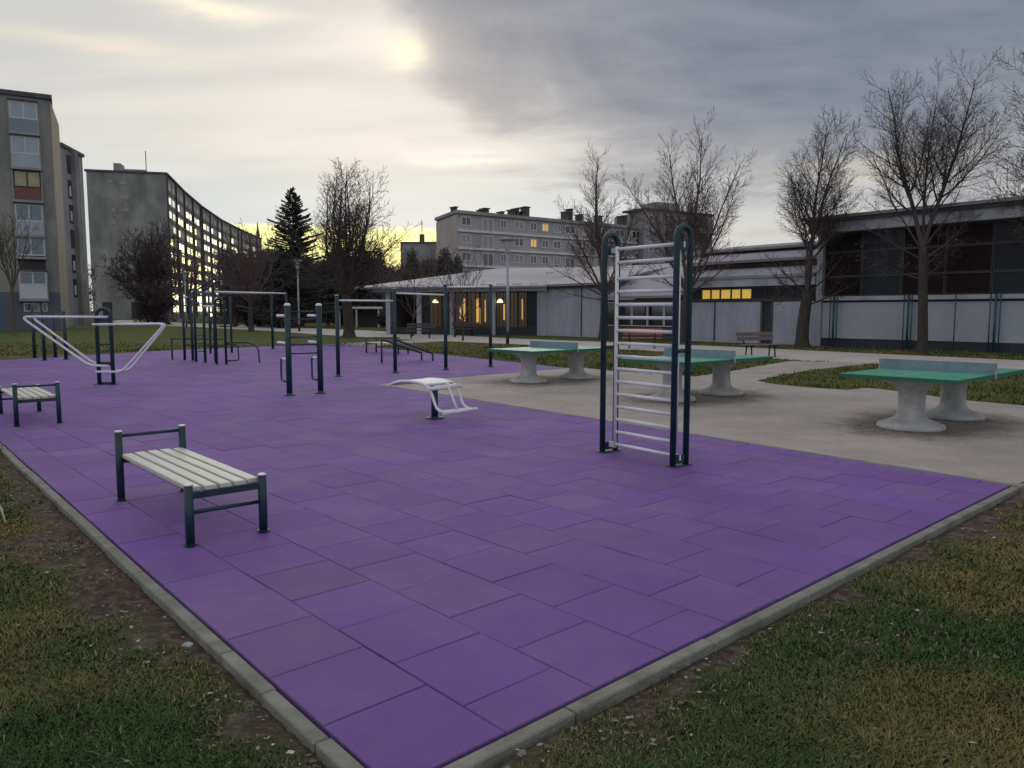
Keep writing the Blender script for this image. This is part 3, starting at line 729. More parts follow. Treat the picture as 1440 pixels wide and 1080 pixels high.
# ------------------------------------------------------------------ four posts, far left
def fourposts():
    P = [(-16.6, 26.73), (-15.56, 25.58), (-16.12, 27.14), (-15.06, 25.95)]
    r = empty('parallel_bars', (P[0][0], P[0][1], .012), label='group of four teal posts with parallel bars at the far left of the floor', cat='parallel bars')
    Q = [Vector(p)-Vector(P[0]) for p in P]
    for q, h in zip(Q, (1.72, 1.66, 1.60, 1.62)):
        m = MB(); m.tube([(q.x, q.y, 0), (q.x, q.y, h)], .055, 14); m.tube([(q.x, q.y, 0), (q.x, q.y, .012)], .11, 14); m.build('post', M['teal'], r)
    for i, j in ((0, 1), (2, 3)):
        m = MB(); a, b = Q[i], Q[j]; m.tube([(a.x, a.y, 1.50), (b.x, b.y, 1.50)], .02, 10); m.build('bar', M['teal'], r)
fourposts()

# ------------------------------------------------------------------ large climbing complex
def complex_():
    o = Vector((-10.2, 24.6))
    r = empty('climbing_frame', (o.x, o.y, .012), label='large teal climbing frame with overhead ladder and sloped rails', cat='climbing frame')
    def L(x, y, z): return (x-o.x, y-o.y, z)
    def post(x, y, h, rad=.042):
        m = MB(); m.tube([L(x, y, 0), L(x, y, h)], rad, 12); m.tube([L(x, y, 0), L(x, y, .012)], rad*2, 12); return m.build('post', M['teal'], r)
    post(-10.89, 25.58, 2.25); post(-10.55, 25.4, 2.2); post(-10.22, 24.86, 2.35); post(-9.78, 24.5, 2.45); post(-9.45, 24.5, 2.40); post(-11.6, 29.6, 2.2); post(-11.0, 30.2, 2.2)
    # arch with two legs
    x0, x1, y = -9.07, -8.78, 23.6; m = MB(); rr = (x1-x0)/2
    m.tube([Vector(L(x0, y, 0)), Vector(L(x0, y, 1.86))]+arc(L(x0+rr, y, 1.86), (-1, 0, 0), (0, 0, 1), rr, 0, 180, 10)[1:]+[Vector(L(x1, y, 0))], .036, 12); m.build('arched_post', M['teal'], r)
    # overhead ladder
    post(-10.38, 33.4, 2.4, .055); post(-9.75, 33.4, 2.45, .055)
    A = [((-10.2, 24.7), (-10.38, 33.4)), ((-9.50, 24.5), (-9.75, 33.4))]
    for (a, b) in A:
        m = MB(); m.tube([L(a[0], a[1], 2.24), L(b[0], b[1], 2.38)], .032, 10); m.build('ladder_rail', M['white'], r)
    for k in range(22):
        t = (k+.5)/22; m = MB(); z = 2.24+.14*t
        m.tube([L(A[0][0][0]+(A[0][1][0]-A[0][0][0])*t, A[0][0][1]+(A[0][1][1]-A[0][0][1])*t, z), L(A[1][0][0]+(A[1][1][0]-A[1][0][0])*t, A[1][0][1]+(A[1][1][1]-A[1][0][1])*t, z)], .02, 8); m.build('rung', M['white'], r)
    # sloped rails on top
    for dx in (0, .27):
        m = MB(); m.tube([L(-10.15+dx, 24.6, 2.2), L(-9.30+dx, 24.3, 2.66)], .024, 10); m.build('sloped_rail', M['teal'], r)
    for k in range(5):
        t = (k+.5)/5; m = MB(); m.tube([L(-10.15+.85*t, 24.6-.3*t, 2.2+.46*t), L(-9.88+.85*t, 24.6-.3*t, 2.2+.46*t)], .014, 6); m.build('sloped_rung', M['teal'], r)
    # white pull-up grips
    m = MB(); m.tube([L(-10.80, 25.5, 2.08), L(-10.50, 25.0, 2.08)], .03, 10); m.build('bar', M['white'], r)
    m = MB(); m.tube([L(-9.72, 24.4, 1.78), L(-9.30, 24.1, 1.78)], .035, 10); m.build('bar', M['white'], r)
    # climbing ladder panels between posts
    for (a, b, zs) in (((-10.22, 24.86), (-9.78, 24.5), [.35+.25*i for i in range(8)]), ((-10.89, 25.58), (-10.22, 24.86), [.55, .75, 1.3, 1.8]), ((-9.45, 24.5), (-9.05, 23.6), [.45, 1.1, 1.5, 1.75])):
        for z in zs:
            m = MB(); m.tube([L(a[0], a[1], z), L(b[0], b[1], z)], .016, 8); m.build('rung', M['teal'], r)
    # low loops to the right
    m = MB(); m.tube(fillet([L(-8.78, 23.6, .62), L(-8.45, 23.7, .60), L(-8.42, 23.7, .12), L(-8.78, 23.6, .10)], .08), .02, 8); m.build('low_handle', M['teal'], r)
    m = MB(); m.tube(fillet([L(-8.78, 23.6, .66), L(-8.35, 24.4, .64), L(-8.05, 24.4, .5), L(-8.02, 24.4, .0)], .16), .022, 8); m.build('low_handle', M['teal'], r)
    # low balance rails to the left
    for z, xa in ((.70, -11.5), (.48, -11.0)):
        m = MB(); m.tube([L(xa, 25.9, z), L(-9.6, 25.6, z)], .022, 8); m.build('low_rail', M['teal'], r)
    m = MB(); m.tube([L(-11.45, 25.9, 0), L(-11.45, 25.9, .72)], .03, 8); m.build('post', M['teal'], r)
complex_()

# ------------------------------------------------------------------ white back board on one post
def abboard():
    a = Vector((-.73, .68)).normalized(); r = empty('exercise_board', (-1.18, 11.65, .012), math.atan2(a.y, a.x), label='white curved exercise board with foot bar on a single teal post', cat='exercise board')
    m = MB(); m.tube([(0, 0, 0), (0, 0, .50)], .052, 18); p = m.build('post', M['teal'], r)
    m = MB(); m.lathe([(.15, 0), (.15, .012), (.07, .02), (.06, .04)], (0, 0, 0), 20); m.build('foot_plate', M['teal'], p)
    prof = [(.74, .475), (.66, .52), (.48, .56), (.28, .572), (.05, .568), (-.10, .545)]
    def smooth(P, n=4): return fillet([(x, 0, z) for x, z in P], .12, n)
    tail = [(-.10, .545), (-.22, .47), (-.30, .30), (-.36, .20), (-.46, .17), (-.58, .165)]
    for y in (-.27, .27):
        m = MB(); pts = fillet([(x, y, z) for x, z in prof+tail[1:]], .06, 3); m.tube(pts, .0215, 12); m.build('side_tube', M['white'], r)
    m = MB(); m.tube([(-.30, 0, .52), (-.40, .0, .36), (-.50, 0, .18)], .019, 10); m.build('strut', M['white'], r)
    m = MB(); m.tube([(-.12, -.27, .545), (-.12, .27, .545)], .019, 10); m.tube([(-.3, -.27, .52), (-.3, .27, .52)], .019, 10); m.tube([(-.12, -.1, .545), (-.3, -.1, .52)], .014, 8); m.build('cross_bar', M['white'], r)
    # board: curved slab made of narrow slats
    pp = [Vector((x, 0, z)) for x, z in prof]
    def at(t):
        s = t*(len(pp)-1); i = min(int(s), len(pp)-2); return pp[i].lerp(pp[i+1], s-i)
    for k in range(11):
        t0_, t1_ = k/11+.004, (k+1)/11-.008; p0_, p1_ = at(t0_), at(t1_); c = (p0_+p1_)/2; dxx = p1_-p0_; an = math.atan2(-dxx.z, dxx.x)
        rot = Matrix.Rotation(an, 3, 'Y'); m = MB(); m.box(c+Vector((0, 0, .004)), (dxx.length/2, .25, .009), rot); m.build('slat', M['white'], r)
    m = MB(); m.tube([(-.58, -.34, .165), (-.58, .34, .165)], .027, 12); m.tube([(-.46, -.27, .17), (-.46, .27, .17)], .019, 10); m.build('foot_bar', M['white'], r)
    m = MB(); m.tube([(-.30, -.27, .5), (-.30, .40, .5)], .027, 12); m.build('ankle_bar', M['white'], r)
abboard()

# ------------------------------------------------------------------ incline bench behind pull-up bars
def incline():
    r = empty('incline_bench', (-4.1, 24.19, .012), label='dark inclined sit-up bench sloping down to the right behind the pull-up bars', cat='sit-up bench')
    hi = [Vector((0, 0)), Vector((.45, -.10))]; lo_ = [Vector((1.09, 1.39)), Vector((1.50, 1.03))]
    for p in hi:
        m = MB(); m.tube([(p.x, p.y, 0), (p.x, p.y, .74)], .028, 10); m.build('leg', M['teal'], r)
    for p in lo_:
        m = MB(); m.tube([(p.x, p.y, 0), (p.x, p.y, .24)], .028, 10); m.build('leg', M['teal'], r)
    for a, b in zip(hi, lo_):
        m = MB(); m.tube([(a.x, a.y, .74), (b.x, b.y, .24)], .028, 10); m.build('side_rail', M['teal'], r)
    for k in range(9):
        t = (k+.5)/9; a = hi[0].lerp(lo_[0], t); b = hi[1].lerp(lo_[1], t); z = .74-.5*t; d = (b-a); c = (a+b)/2
        m = MB(); m.box((c.x, c.y, z+.015), (d.length/2, .05, .012), Matrix.Rotation(math.atan2(d.y, d.x), 3, 'Z')); m.build('slat', M['gwood'], r)
    m = MB(); m.tube([(-.25, -.1, .80), (.62, -.28, .80)], .02, 8); m.build('ankle_bar', M['teal'], r)
incline()

# ------------------------------------------------------------------ park benches
def park_bench(label, x, y, rz, wood, back=wood if False else None):
    r = empty('park_bench', (x, y, .006), rz, label=label, cat='park bench', group='park benches along the footpath')
    for sx_ in (-.55, .55):
        m = MB()
        m.tube([(sx_, -.16, 0), (sx_, -.13, .40)], .026, 8); m.tube([(sx_, .14, 0), (sx_, .10, .40)], .026, 8)
        m.box((sx_, 0, .41), (.025, .24, .02)); m.tube([(sx_, -.22, .40), (sx_, -.30, .62), (sx_, -.34, .88)], .024, 8)
        m.build('leg', M['iron'], r)
    for k in range(3):
        m = MB(); m.box((0, -.13+k*.15, .448), (.85, .066, .02), None, .006); m.build('seat_plank', wood, r)
    for z, yy in ((.66, -.285), (.82, -.315)):
        m = MB(); m.box((0, yy, z), (.85, .018, .066), Matrix.Rotation(.14, 3, 'X'), .005); m.build('back_plank', wood, r)
    return r
park_bench('orange wooden park bench seen through the wall bars', 5.72, 33.9, R(-6), M['orange'])
park_bench('grey-brown park bench behind the middle table tennis table', 8.8, 27.2, R(207), M['gwood'])
park_bench('dark park bench on the near side of the path behind the pull-up bars', -5.55, 46.6, R(178), M['dwood'])
park_bench('dark park bench beyond the path in front of the lit windows', -3.2, 51.0, R(172), M['dwood'])

# ------------------------------------------------------------------ lamps, bollard light, stakes
def lamp(label, x, y, h):
    r = empty('street_lamp', (x, y, 0), label=label, cat='street lamp', group='park lamps with flat round hats')
    m = MB(); m.tube([(0, 0, 0), (0, 0, .6)], .085, 14); m.build('base', M['iron'], r)
    m = MB(); m.tube([(0, 0, .6), (0, 0, h-.75)], [.075, .06], 14); m.box((.03, 0, h-.95), (.07, .05, .06)); m.build('pole', M['pole'], r)
    m = MB(); m.lathe([(.07, h-.75), (.13, h-.70), (.20, h-.12), (.21, h-.08)], (0, 0, 0), 20); m.build('diffuser', M['diff'], r)
    m = MB(); m.lathe([(.42, h-.08), (.43, h-.05), (.25, h+.02), (.05, h+.05)], (0, 0, 0), 24); m.build('hat', M['hat'], r)
lamp('grey park lamp in front of the low canteen building', -.22, 38.6, 5.2)
lamp('grey park lamp standing in front of the dark conifer', -17.0, 61.6, ZY(366, 61.6))
lamp('thin grey park lamp beside the climbing frame', -32.9, 78.0, ZY(383, 78))
r = empty('bollard_light', (-27.3, 70.0, 0), label='small lit orange light seen through the climbing frame', cat='light')
m = MB(); m.tube([(0, 0, 0), (0, 0, 1.12)], .06, 10); m.build('post', M['iron'], r)
m = MB(); m.lathe([(.05, 1.12), (.14, 1.2), (.15, 1.32), (.08, 1.42)], (0, 0, 0), 14); m.build('globe', M['lamp'], r)
x, y = G(1330, 492); m = MB(); m.tube([(x, y, 0), (x+.02, y, 1.5)], [.05, .04], 8); o = m.build('stake', M['stake'], None); tag(o, 'wooden tree stake standing on the grass before the hall', 'stake')

# ------------------------------------------------------------------ facades
class Wall:
    def __init__(s, P0, P1):
        s.p = Vector(P0); s.d = (Vector(P1)-s.p); s.L = s.d.length; s.d.normalize(); s.n = Vector((s.d.y, -s.d.x))
        mid = s.p+s.d*s.L/2
        if s.n.dot(-mid) < 0: s.n = -s.n
        s.rot = Matrix(((s.d.x, s.n.x, 0), (s.d.y, s.n.y, 0), (0, 0, 1)))
    def pt(s, a, o=0): q = s.p+s.d*a+s.n*o; return (q.x, q.y)
    def box(s, mb, a0, a1, z0, z1, o0, o1):
        q = s.p+s.d*((a0+a1)/2)+s.n*((o0+o1)/2); mb.box((q.x, q.y, (z0+z1)/2), (abs(a1-a0)/2, abs(o1-o0)/2, abs(z1-z0)/2), s.rot)
    def at_u(s, u):
        k = (u-720)/FPX/cp; return (k*s.p.y-s.p.x)/(s.d.x-k*s.d.y)
    def window(s, parent, a0, a1, z0, z1, fm, gm, split=1, o=0.0, t=.07, name='window'):
        m = MB(); s.box(m, a0, a0+t, z0, z1, o, o+.06); s.box(m, a1-t, a1, z0, z1, o, o+.06); s.box(m, a0+t, a1-t, z0, z0+t, o, o+.06); s.box(m, a0+t, a1-t, z1-t, z1, o, o+.06)
        for k in range(1, split+1):
            if k <= split-0 and split > 1 and k < split: c = a0+(a1-a0)*k/split; s.box(m, c-t/2, c+t/2, z0+t, z1-t, o, o+.055)
        f = m.build(name, fm, parent)
        m = MB(); s.box(m, a0+t*.9, a1-t*.9, z0+t*.9, z1-t*.9, o-.01, o+.03); m.build('pane', gm, f); return f
def bl(name, **k): return empty(name, **k)

# --- curved long block, left distance
def long_block():
    r = empty('long_apartment_block', (0, 0, 0), label='long curved grey apartment block with yellow sky mirrored in its windows', cat='apartment block')
    Ht = 29.2
    P = [G(u_, v_, Ht) for u_, v_ in ((233, 245), (258, 270), (283, 291), (311, 310), (339, 324), (368, 336.5))]
    gl = G(121, 240.5, Ht)    # left end of the gable
    m = MB(); m.prism([gl, P[0], P[1], (P[1][0]-15, P[1][1]+2)], 0, Ht)
    for i in range(1, 5): m.prism([P[i], P[i+1], (P[i+1][0]-15, P[i+1][1]+4), (P[i][0]-15, P[i][1]+4)], 0, Ht-.02*i)
    m.build('wall', M['conw'], r)
    m = MB(); g = Wall(gl, P[0]); g.box(m, -.3, g.L+.3, Ht, Ht+.35, -2, .3); m.build('parapet', M['roofd'], r)
    a0 = g.at_u(173); a1 = g.at_u(183); a2 = g.at_u(217); m = MB(); g.box(m, a0, a1, Ht, ZY(228, 154)+.5, -4, -.6); g.box(m, a1, a2, Ht, ZY(236, 154)+.5, -4, -.6); m.build('roof_house', M['conb'], r)
    m = MB(); q = g.pt(a2-.3, -3); m.tube([(q[0], q[1], Ht+1), (q[0], q[1], Ht+5)], .08, 6); m.build('antenna', M['iron'], r)
    for (u0, u1, v0, v1) in ((165, 171, 248, 253), (182, 192, 248, 254), (165, 174, 267, 274), (182, 193, 268, 275), (168, 174, 289, 294), (184, 192, 289, 293), (168, 174, 306, 312), (185, 192, 310, 314)):
        g.window(r, g.at_u(u0), g.at_u(u1), ZY(v1, 153), ZY(v0, 153), M['shut'], M['shut'])
    for (u0, u1) in ((150, 163), (190, 205), (207, 218)):
        m = MB(); g.box(m, g.at_u(u0), g.at_u(u1), 0, 3.4, .0, .08); m.build('entrance', M['dframe'], r)
    n = 0; rest = MB(); restb = MB(); rs = random.Random(4)
    for i in range(5):
        W_ = Wall(P[i], P[i+1])
        if W_.n.x < 0: W_.n = -W_.n; W_.rot = Matrix(((W_.d.x, W_.n.x, 0), (W_.d.y, W_.n.y, 0), (0, 0, 1)))
        m = MB(); k = int(W_.L/12)
        for j in range(k+1): W_.box(m, j*12-.3 if j else 0, j*12+.3, 0, Ht, 0, .35)
        m.build('pilaster', M['dark'], r)
        m = MB(); W_.box(m, 0, W_.L, Ht, Ht+.3, -.5, .4); m.build('cornice', M['roofd'], r)
        m = MB()
        for fl in range(10): W_.box(m, .35, W_.L-.1, fl*2.8+.55, fl*2.8+.75, 0, .12)
        m.build('floor_band', M['dark'], r)
        cols_ = []
        for c in range(int(W_.L/12)+1):
            o_ = c*12
            cols_ += [(o_+.55, o_+4.6, 0), (o_+5.4, o_+11.4, 1)] if c % 2 else [(o_+.6, o_+5.8, 0), (o_+6.8, o_+11.3, 0)]
        for (a0_, a1_, wide) in cols_:
            if a1_ > W_.L-.2: continue
            for fl in range(10):
                z0_ = fl*2.8+1.15; z1_ = z0_+1.55; q = rs.random()
                if fl == 9: q = .95
                if fl < 2 and q > .75: continue
                ty = M['mirror'] if q < .76 else (M['shut'] if q > .88 else M['glassb'])
                if wide and q < .4: z0_ -= .9
                if i < 3 and n < 99 and fl > 1: W_.window(r, a0_, a1_, z0_, z1_, M['dframe'], ty, 1, 0, .09); n += 1
                else: W_.box(rest if ty == M['mirror'] else restb, a0_, a1_, z0_, z1_, 0, .05)
    tag(rest.build('far_window', M['mirror'], r), kind='stuff'); tag(restb.build('far_shutter', M['shut'], r), kind='stuff')
long_block()

# --- near left tower
def left_tower():
    r = empty('apartment_tower', (0, 0, 0), label='tall grey concrete apartment tower with stacked glazed balconies at the left edge', cat='apartment block')
    c = G(87, 462.5); Y0 = c[1]*.93; c = (c[0]*.93, Y0); Ht = ZY(140, Y0)
    e = (c[0]-14*math.sin(R(60)), c[1]-14*math.cos(R(60))); sd_ = (math.sin(R(-26.5)), math.cos(R(-26.5)))
    b1p = (c[0]+sd_[0]*9.5, c[1]+sd_[1]*9.5); b2p = (e[0]+sd_[0]*9.5, e[1]+sd_[1]*9.5)
    m = MB(); m.prism([e, c, b1p, b2p], 3.2, Ht); m.build('wall', M['conw'], r)
    m = MB(); m.prism([e, c, b1p, b2p], 0, 3.2); m.build('base_wall', M['blueg'], r)
    W_ = Wall(e, c); Sd = Wall(c, b1p)
    Sd.n = Vector((math.cos(R(31)), math.sin(R(31)))) if Sd.n.x < 0 else Sd.n; Sd.rot = Matrix(((Sd.d.x, Sd.n.x, 0), (Sd.d.y, Sd.n.y, 0), (0, 0, 1)))
    m = MB(); Sd.box(m, .02, 9.4, .1, Ht-.1, 0, .06); m.build('side_panel', M['tan'], r)
    m = MB(); W_.box(m, 0, W_.L+.2, Ht, Ht+.35, -9.4, .25); m.build('parapet', M['roofd'], r)
    q = W_.pt(W_.at_u(8), -3); m = MB(); m.lathe([(.9, Ht+.3), (.9, Ht+.9), (.5, Ht+1.1)], (q[0], q[1], 0), 12); m.build('roof_vent', M['roofd'], r)
    def Yw(u): a = W_.at_u(u); return W_.pt(a)[1]
    rows = [(27, 67, 144, 187), (31, 69, 193, 236), (36, 72, 241, 282), (38, 75, 288, 330), (41, 79, 333, 361), (44, 79, 382, 420)]
    a0 = W_.at_u(40)-.2; a1 = W_.L-.9
    mats = [(M['glassb'], M['glassg'], M['wframe']), (M['glassb'], M['glassb'], M['wframe']), (M['curtain'], M['red'], M['dframe']), (M['glassg'], M['glassb'], M['wframe']), (M['glassg'], M['glassb'], M['wframe']), (M['glassg'], M['wframe'], M['wframe'])]
    yc = W_.pt((a0+a1)/2)[1]
    for (u0, u1, v0, v1), (gu, gp, fr) in zip(rows, mats):
        z1 = ZY(v0, yc); z0 = ZY(v1, yc); zm = z0+(z1-z0)*.42
        if v0 == 333: zm = z0+.05
        if v0 == 382: zm = z0+(z1-z0)*.5
        m = MB(); W_.box(m, a0-.1, a1+.1, z0-.22, z0-.02, 0, .55); W_.box(m, a0-.08, a0, z0, z1, 0, .4); W_.box(m, a1, a1+.08, z0, z1, 0, .4); b = m.build('balcony', M['conb'], r)
        if zm > z0+.2: m = MB(); W_.box(m, a0, a1, z0, zm, .30, .40); m.build('balcony_front', gp, b)
        W_.window(b, a0, a1, zm+.02, z1, fr, gu, 2, .3, .10)
        m = MB(); W_.box(m, a0-.1, a1+.1, z1, z1+.15, 0, .45); m.build('lintel', M['dark'], b)
    z0, z1 = ZY(438, yc), ZY(426, yc)
    W_.window(r, a0+.2, a0+1.3, z0, z1, M['wframe'], M['glass']); W_.window(r, a0+1.5, a1-.05, z0, z1, M['wframe'], M['glass'])
    W_.window(r, W_.at_u(-14), W_.at_u(4), ZY(440, yc-2), ZY(424, yc-2), M['wframe'], M['glass'])
    z0, z1 = ZY(379, yc), ZY(364, yc); m = MB(); W_.box(m, a0, a1, z0, z1, 0, .03); m.build('loggia', M['dframe'], r)
    # rear wing, set back
    r2 = empty('rear_tower', (0, 0, 0), label='taller grey tower wing with dark loggia columns just behind the left tower', cat='apartment block')
    h2 = ZY(205, 86); p0 = G(85, 205, h2); p1 = G(115.5, 221, h2)
    W2 = Wall(p0, p1)
    m = MB(); m.prism([p0, p1, (p1[0]-12, p1[1]+6), (p0[0]-14, p0[1]+6)], 0, h2); m.build('wall', M['conb'], r2)
    m = MB(); W2.box(m, -.2, W2.L+.2, h2, h2+.35, -3, .2); m.build('parapet', M['roofd'], r2)
    for (f0, f1) in ((.24, .38), (.60, .78)):
        for k in range(8):
            z = h2-2.9-k*2.75
            if z < 1: break
            m = MB(); W2.box(m, W2.L*f0, W2.L*f1, z+.3, z+2.3, 0, .08); o = m.build('loggia', M['dframe'], r2)
            if k in (1, 2, 4, 5, 6): 
                m = MB(); W2.box(m, W2.L*(f0+.01), W2.L*(f0+.07), z+.5, z+1.6, .08, .16); m.build('curtain', M['wframe'], o)
    m = MB(); W2.box(m, W2.L*.42, W2.L*.56, 0, h2, 0, .5); m.build('stair_shaft', M['conw'], r2)
left_tower()

# --- central apartment building
def centre_apts():
    r = empty('apartment_building', (0, 0, 0), label='mid-rise grey apartment building with pale floor bands behind the canteen', cat='apartment block')
    P0 = ((643-720)/FPX*124, 124.0); P1 = (23.5, 147.6); g0 = (-12.9, 134.0)
    Ht = ZY(300, 124)
    m = MB(); m.prism([g0, P0, P1, (P1[0]-6, P1[1]+12)], 0, Ht); m.build('wall', M['apt'], r)
    W_ = Wall(P0, P1); Gb = Wall(g0, P0)
    m = MB(); Gb.box(m, 0, Gb.L, 0, Ht-.3, 0, .12); m.build('gable', M['gable'], r)
    cx_, cy_ = (g0[0]+P1[0])/2, (g0[1]+P1[1])/2; m = MB(); m.prism([(g0[0]-.4, g0[1]+.1), W_.pt(-.35, .45), W_.pt(W_.L, .45), (P1[0]-6, P1[1]+12)], Ht, Ht+.5); m.build('cornice', M['conb'], r)
    fl = 2.78; base = Ht-fl*6+.1
    for k in range(1, 6):
        m = MB(); W_.box(m, .2, W_.L, base+k*fl-.12, base+k*fl+.22, 0, .30); m.build('floor_band', M['band'], r)
    cols = [(651, 662, 0), (680, 693, 1), (705, 711, 2), (724, 735, 0), (746, 753, 2), (762, 769, 3), (764, 775, 1) if False else (778, 786, 0), (794, 806, 1), (818, 826, 2), (838, 848, 0), (862, 874, 1), (886, 896, 0)]
    rs = random.Random(9)
    for k in range(5, 0, -1):
        for u0, u1, ty in cols:
            a0, a1 = W_.at_u(u0), W_.at_u(u1); z0 = base+k*fl+.85; z1 = z0+1.45; a0 -= .15; a1 += .2
            if ty == 1 and rs.random() < .5: z0 -= .8
            gm = M['glass']; q = rs.random()
            if q < .2: gm = M['shut']
            if (k, u0) in ((5, 762), (4, 746)): gm = M['litw']
            W_.window(r, a0, a1, z0, z1, M['wframe'], gm, 2, 0, .16)
    Yc = W_.pt
    for (u, w_, v) in ((649, 3, 290), (690, 6, 292), (686, 3, 296), (714, 3, 297), (728, 5, 294), (735, 3, 292), (742, 4, 297), (746, 6, 290), (802, 5, 297), (809, 3, 293), (822, 4, 301), (848, 5, 303), (880, 6, 303)):
        a = W_.at_u(u); y_ = W_.pt(a)[1]; a2 = W_.at_u(u+w_); m = MB(); zt = max(Ht+1.1, ZY(v, y_)); W_.box(m, a, a2, Ht+.5, zt, -3, -1.6); W_.box(m, a-.15, a2+.15, zt, zt+.15, -3.2, -1.4); m.build('chimney', M['dark'], r)
    # taller block to the right
    r2 = empty('taller_apartment_block', (0, 0, 0), label='taller pale apartment block end rising behind the bare trees and wall bars', cat='apartment block')
    Yt = 146.0; q0 = ((903-720)/FPX*Yt, Yt); q1 = ((998-720)/FPX*156, 156.0); h2 = ZY(299, 150)
    m = MB(); m.prism([q0, q1, (q1[0]-4, q1[1]+12), (q0[0]-4, q0[1]+12)], 0, h2); m.build('wall', M['conb'], r2)
    W2 = Wall(q0, q1); m = MB(); W2.box(m, -.2, W2.L+.2, h2, h2+.4, -6, .2); m.build('parapet', M['roofd'], r2)
    m = MB(); W2.box(m, W2.L*.22, W2.L*.55, h2+.4, h2+1.9, -5, -1); m.build('roof_house', M['conb'], r2)
    for k in range(7):
        z = h2-2.8-k*2.8
        for f0, f1, ty in ((.06, .2, 0), (.30, .42, 1), (.50, .62, 0), (.74, .92, 1)):
            if ty: W2.window(r2, W2.L*f0, W2.L*f1, z+.3, z+2.1, M['dframe'], M['brown'] if k % 2 else M['glass'], 2, 0, .15)
            else: W2.window(r2, W2.L*f0, W2.L*f1, z+.8, z+2.0, M['wframe'], M['glass'], 2, 0, .15)
    # small far block left of it
    r3 = empty('low_apartment_block', (0, 0, 0), label='small far brown block with a flat roof under the yellow strip of sky', cat='apartment block')
    m = MB(); Yd = 170.0; a, b = ((565-720)/FPX*Yd, Yd), ((640-720)/FPX*Yd, Yd); h3 = ZY(342, Yd); m.prism([a, b, (b[0], Yd+12), (a[0], Yd+12)], 0, h3); m.build('wall', M['conw'], r3)
    W3 = Wall(a, b); m = MB(); W3.box(m, 0, W3.L, h3, h3+.3, -2, .2); m.build('parapet', M['roofd'], r3)
    for k in range(3):
        for u0, u1 in ((570, 576), (584, 592), (600, 606)): W3.window(r3, W3.at_u(u0), W3.at_u(u1), h3-2.6-k*2.8, h3-1.3-k*2.8, M['shut'], M['glassg'])
    m = MB(); q = W3.pt(W3.at_u(595), -1); m.box((q[0], q[1], h3+1), (.5, .5, 1)); m.tube([(q[0], q[1], h3+2), (q[0], q[1], h3+5)], .08, 6); m.build('chimney', M['dark'], r3)
    # church spire
    Yq = 420.0; x = (367.5-720)/FPX*Yq; m = MB(); r4 = empty('church_tower', (x, Yq, 0), label='tiny distant pointed church spire above the long block', cat='church tower')
    m.box((0, 0, 16), (2.2, 2.2, 16)); m.build('tower', M['dark'], r4)
    m = MB(); m.lathe([(2.3, 32), (1.0, 42), (.1, ZY(312, Yq))], (0, 0, 0), 8); m.build('spire', M['roofd'], r4)
centre_apts()

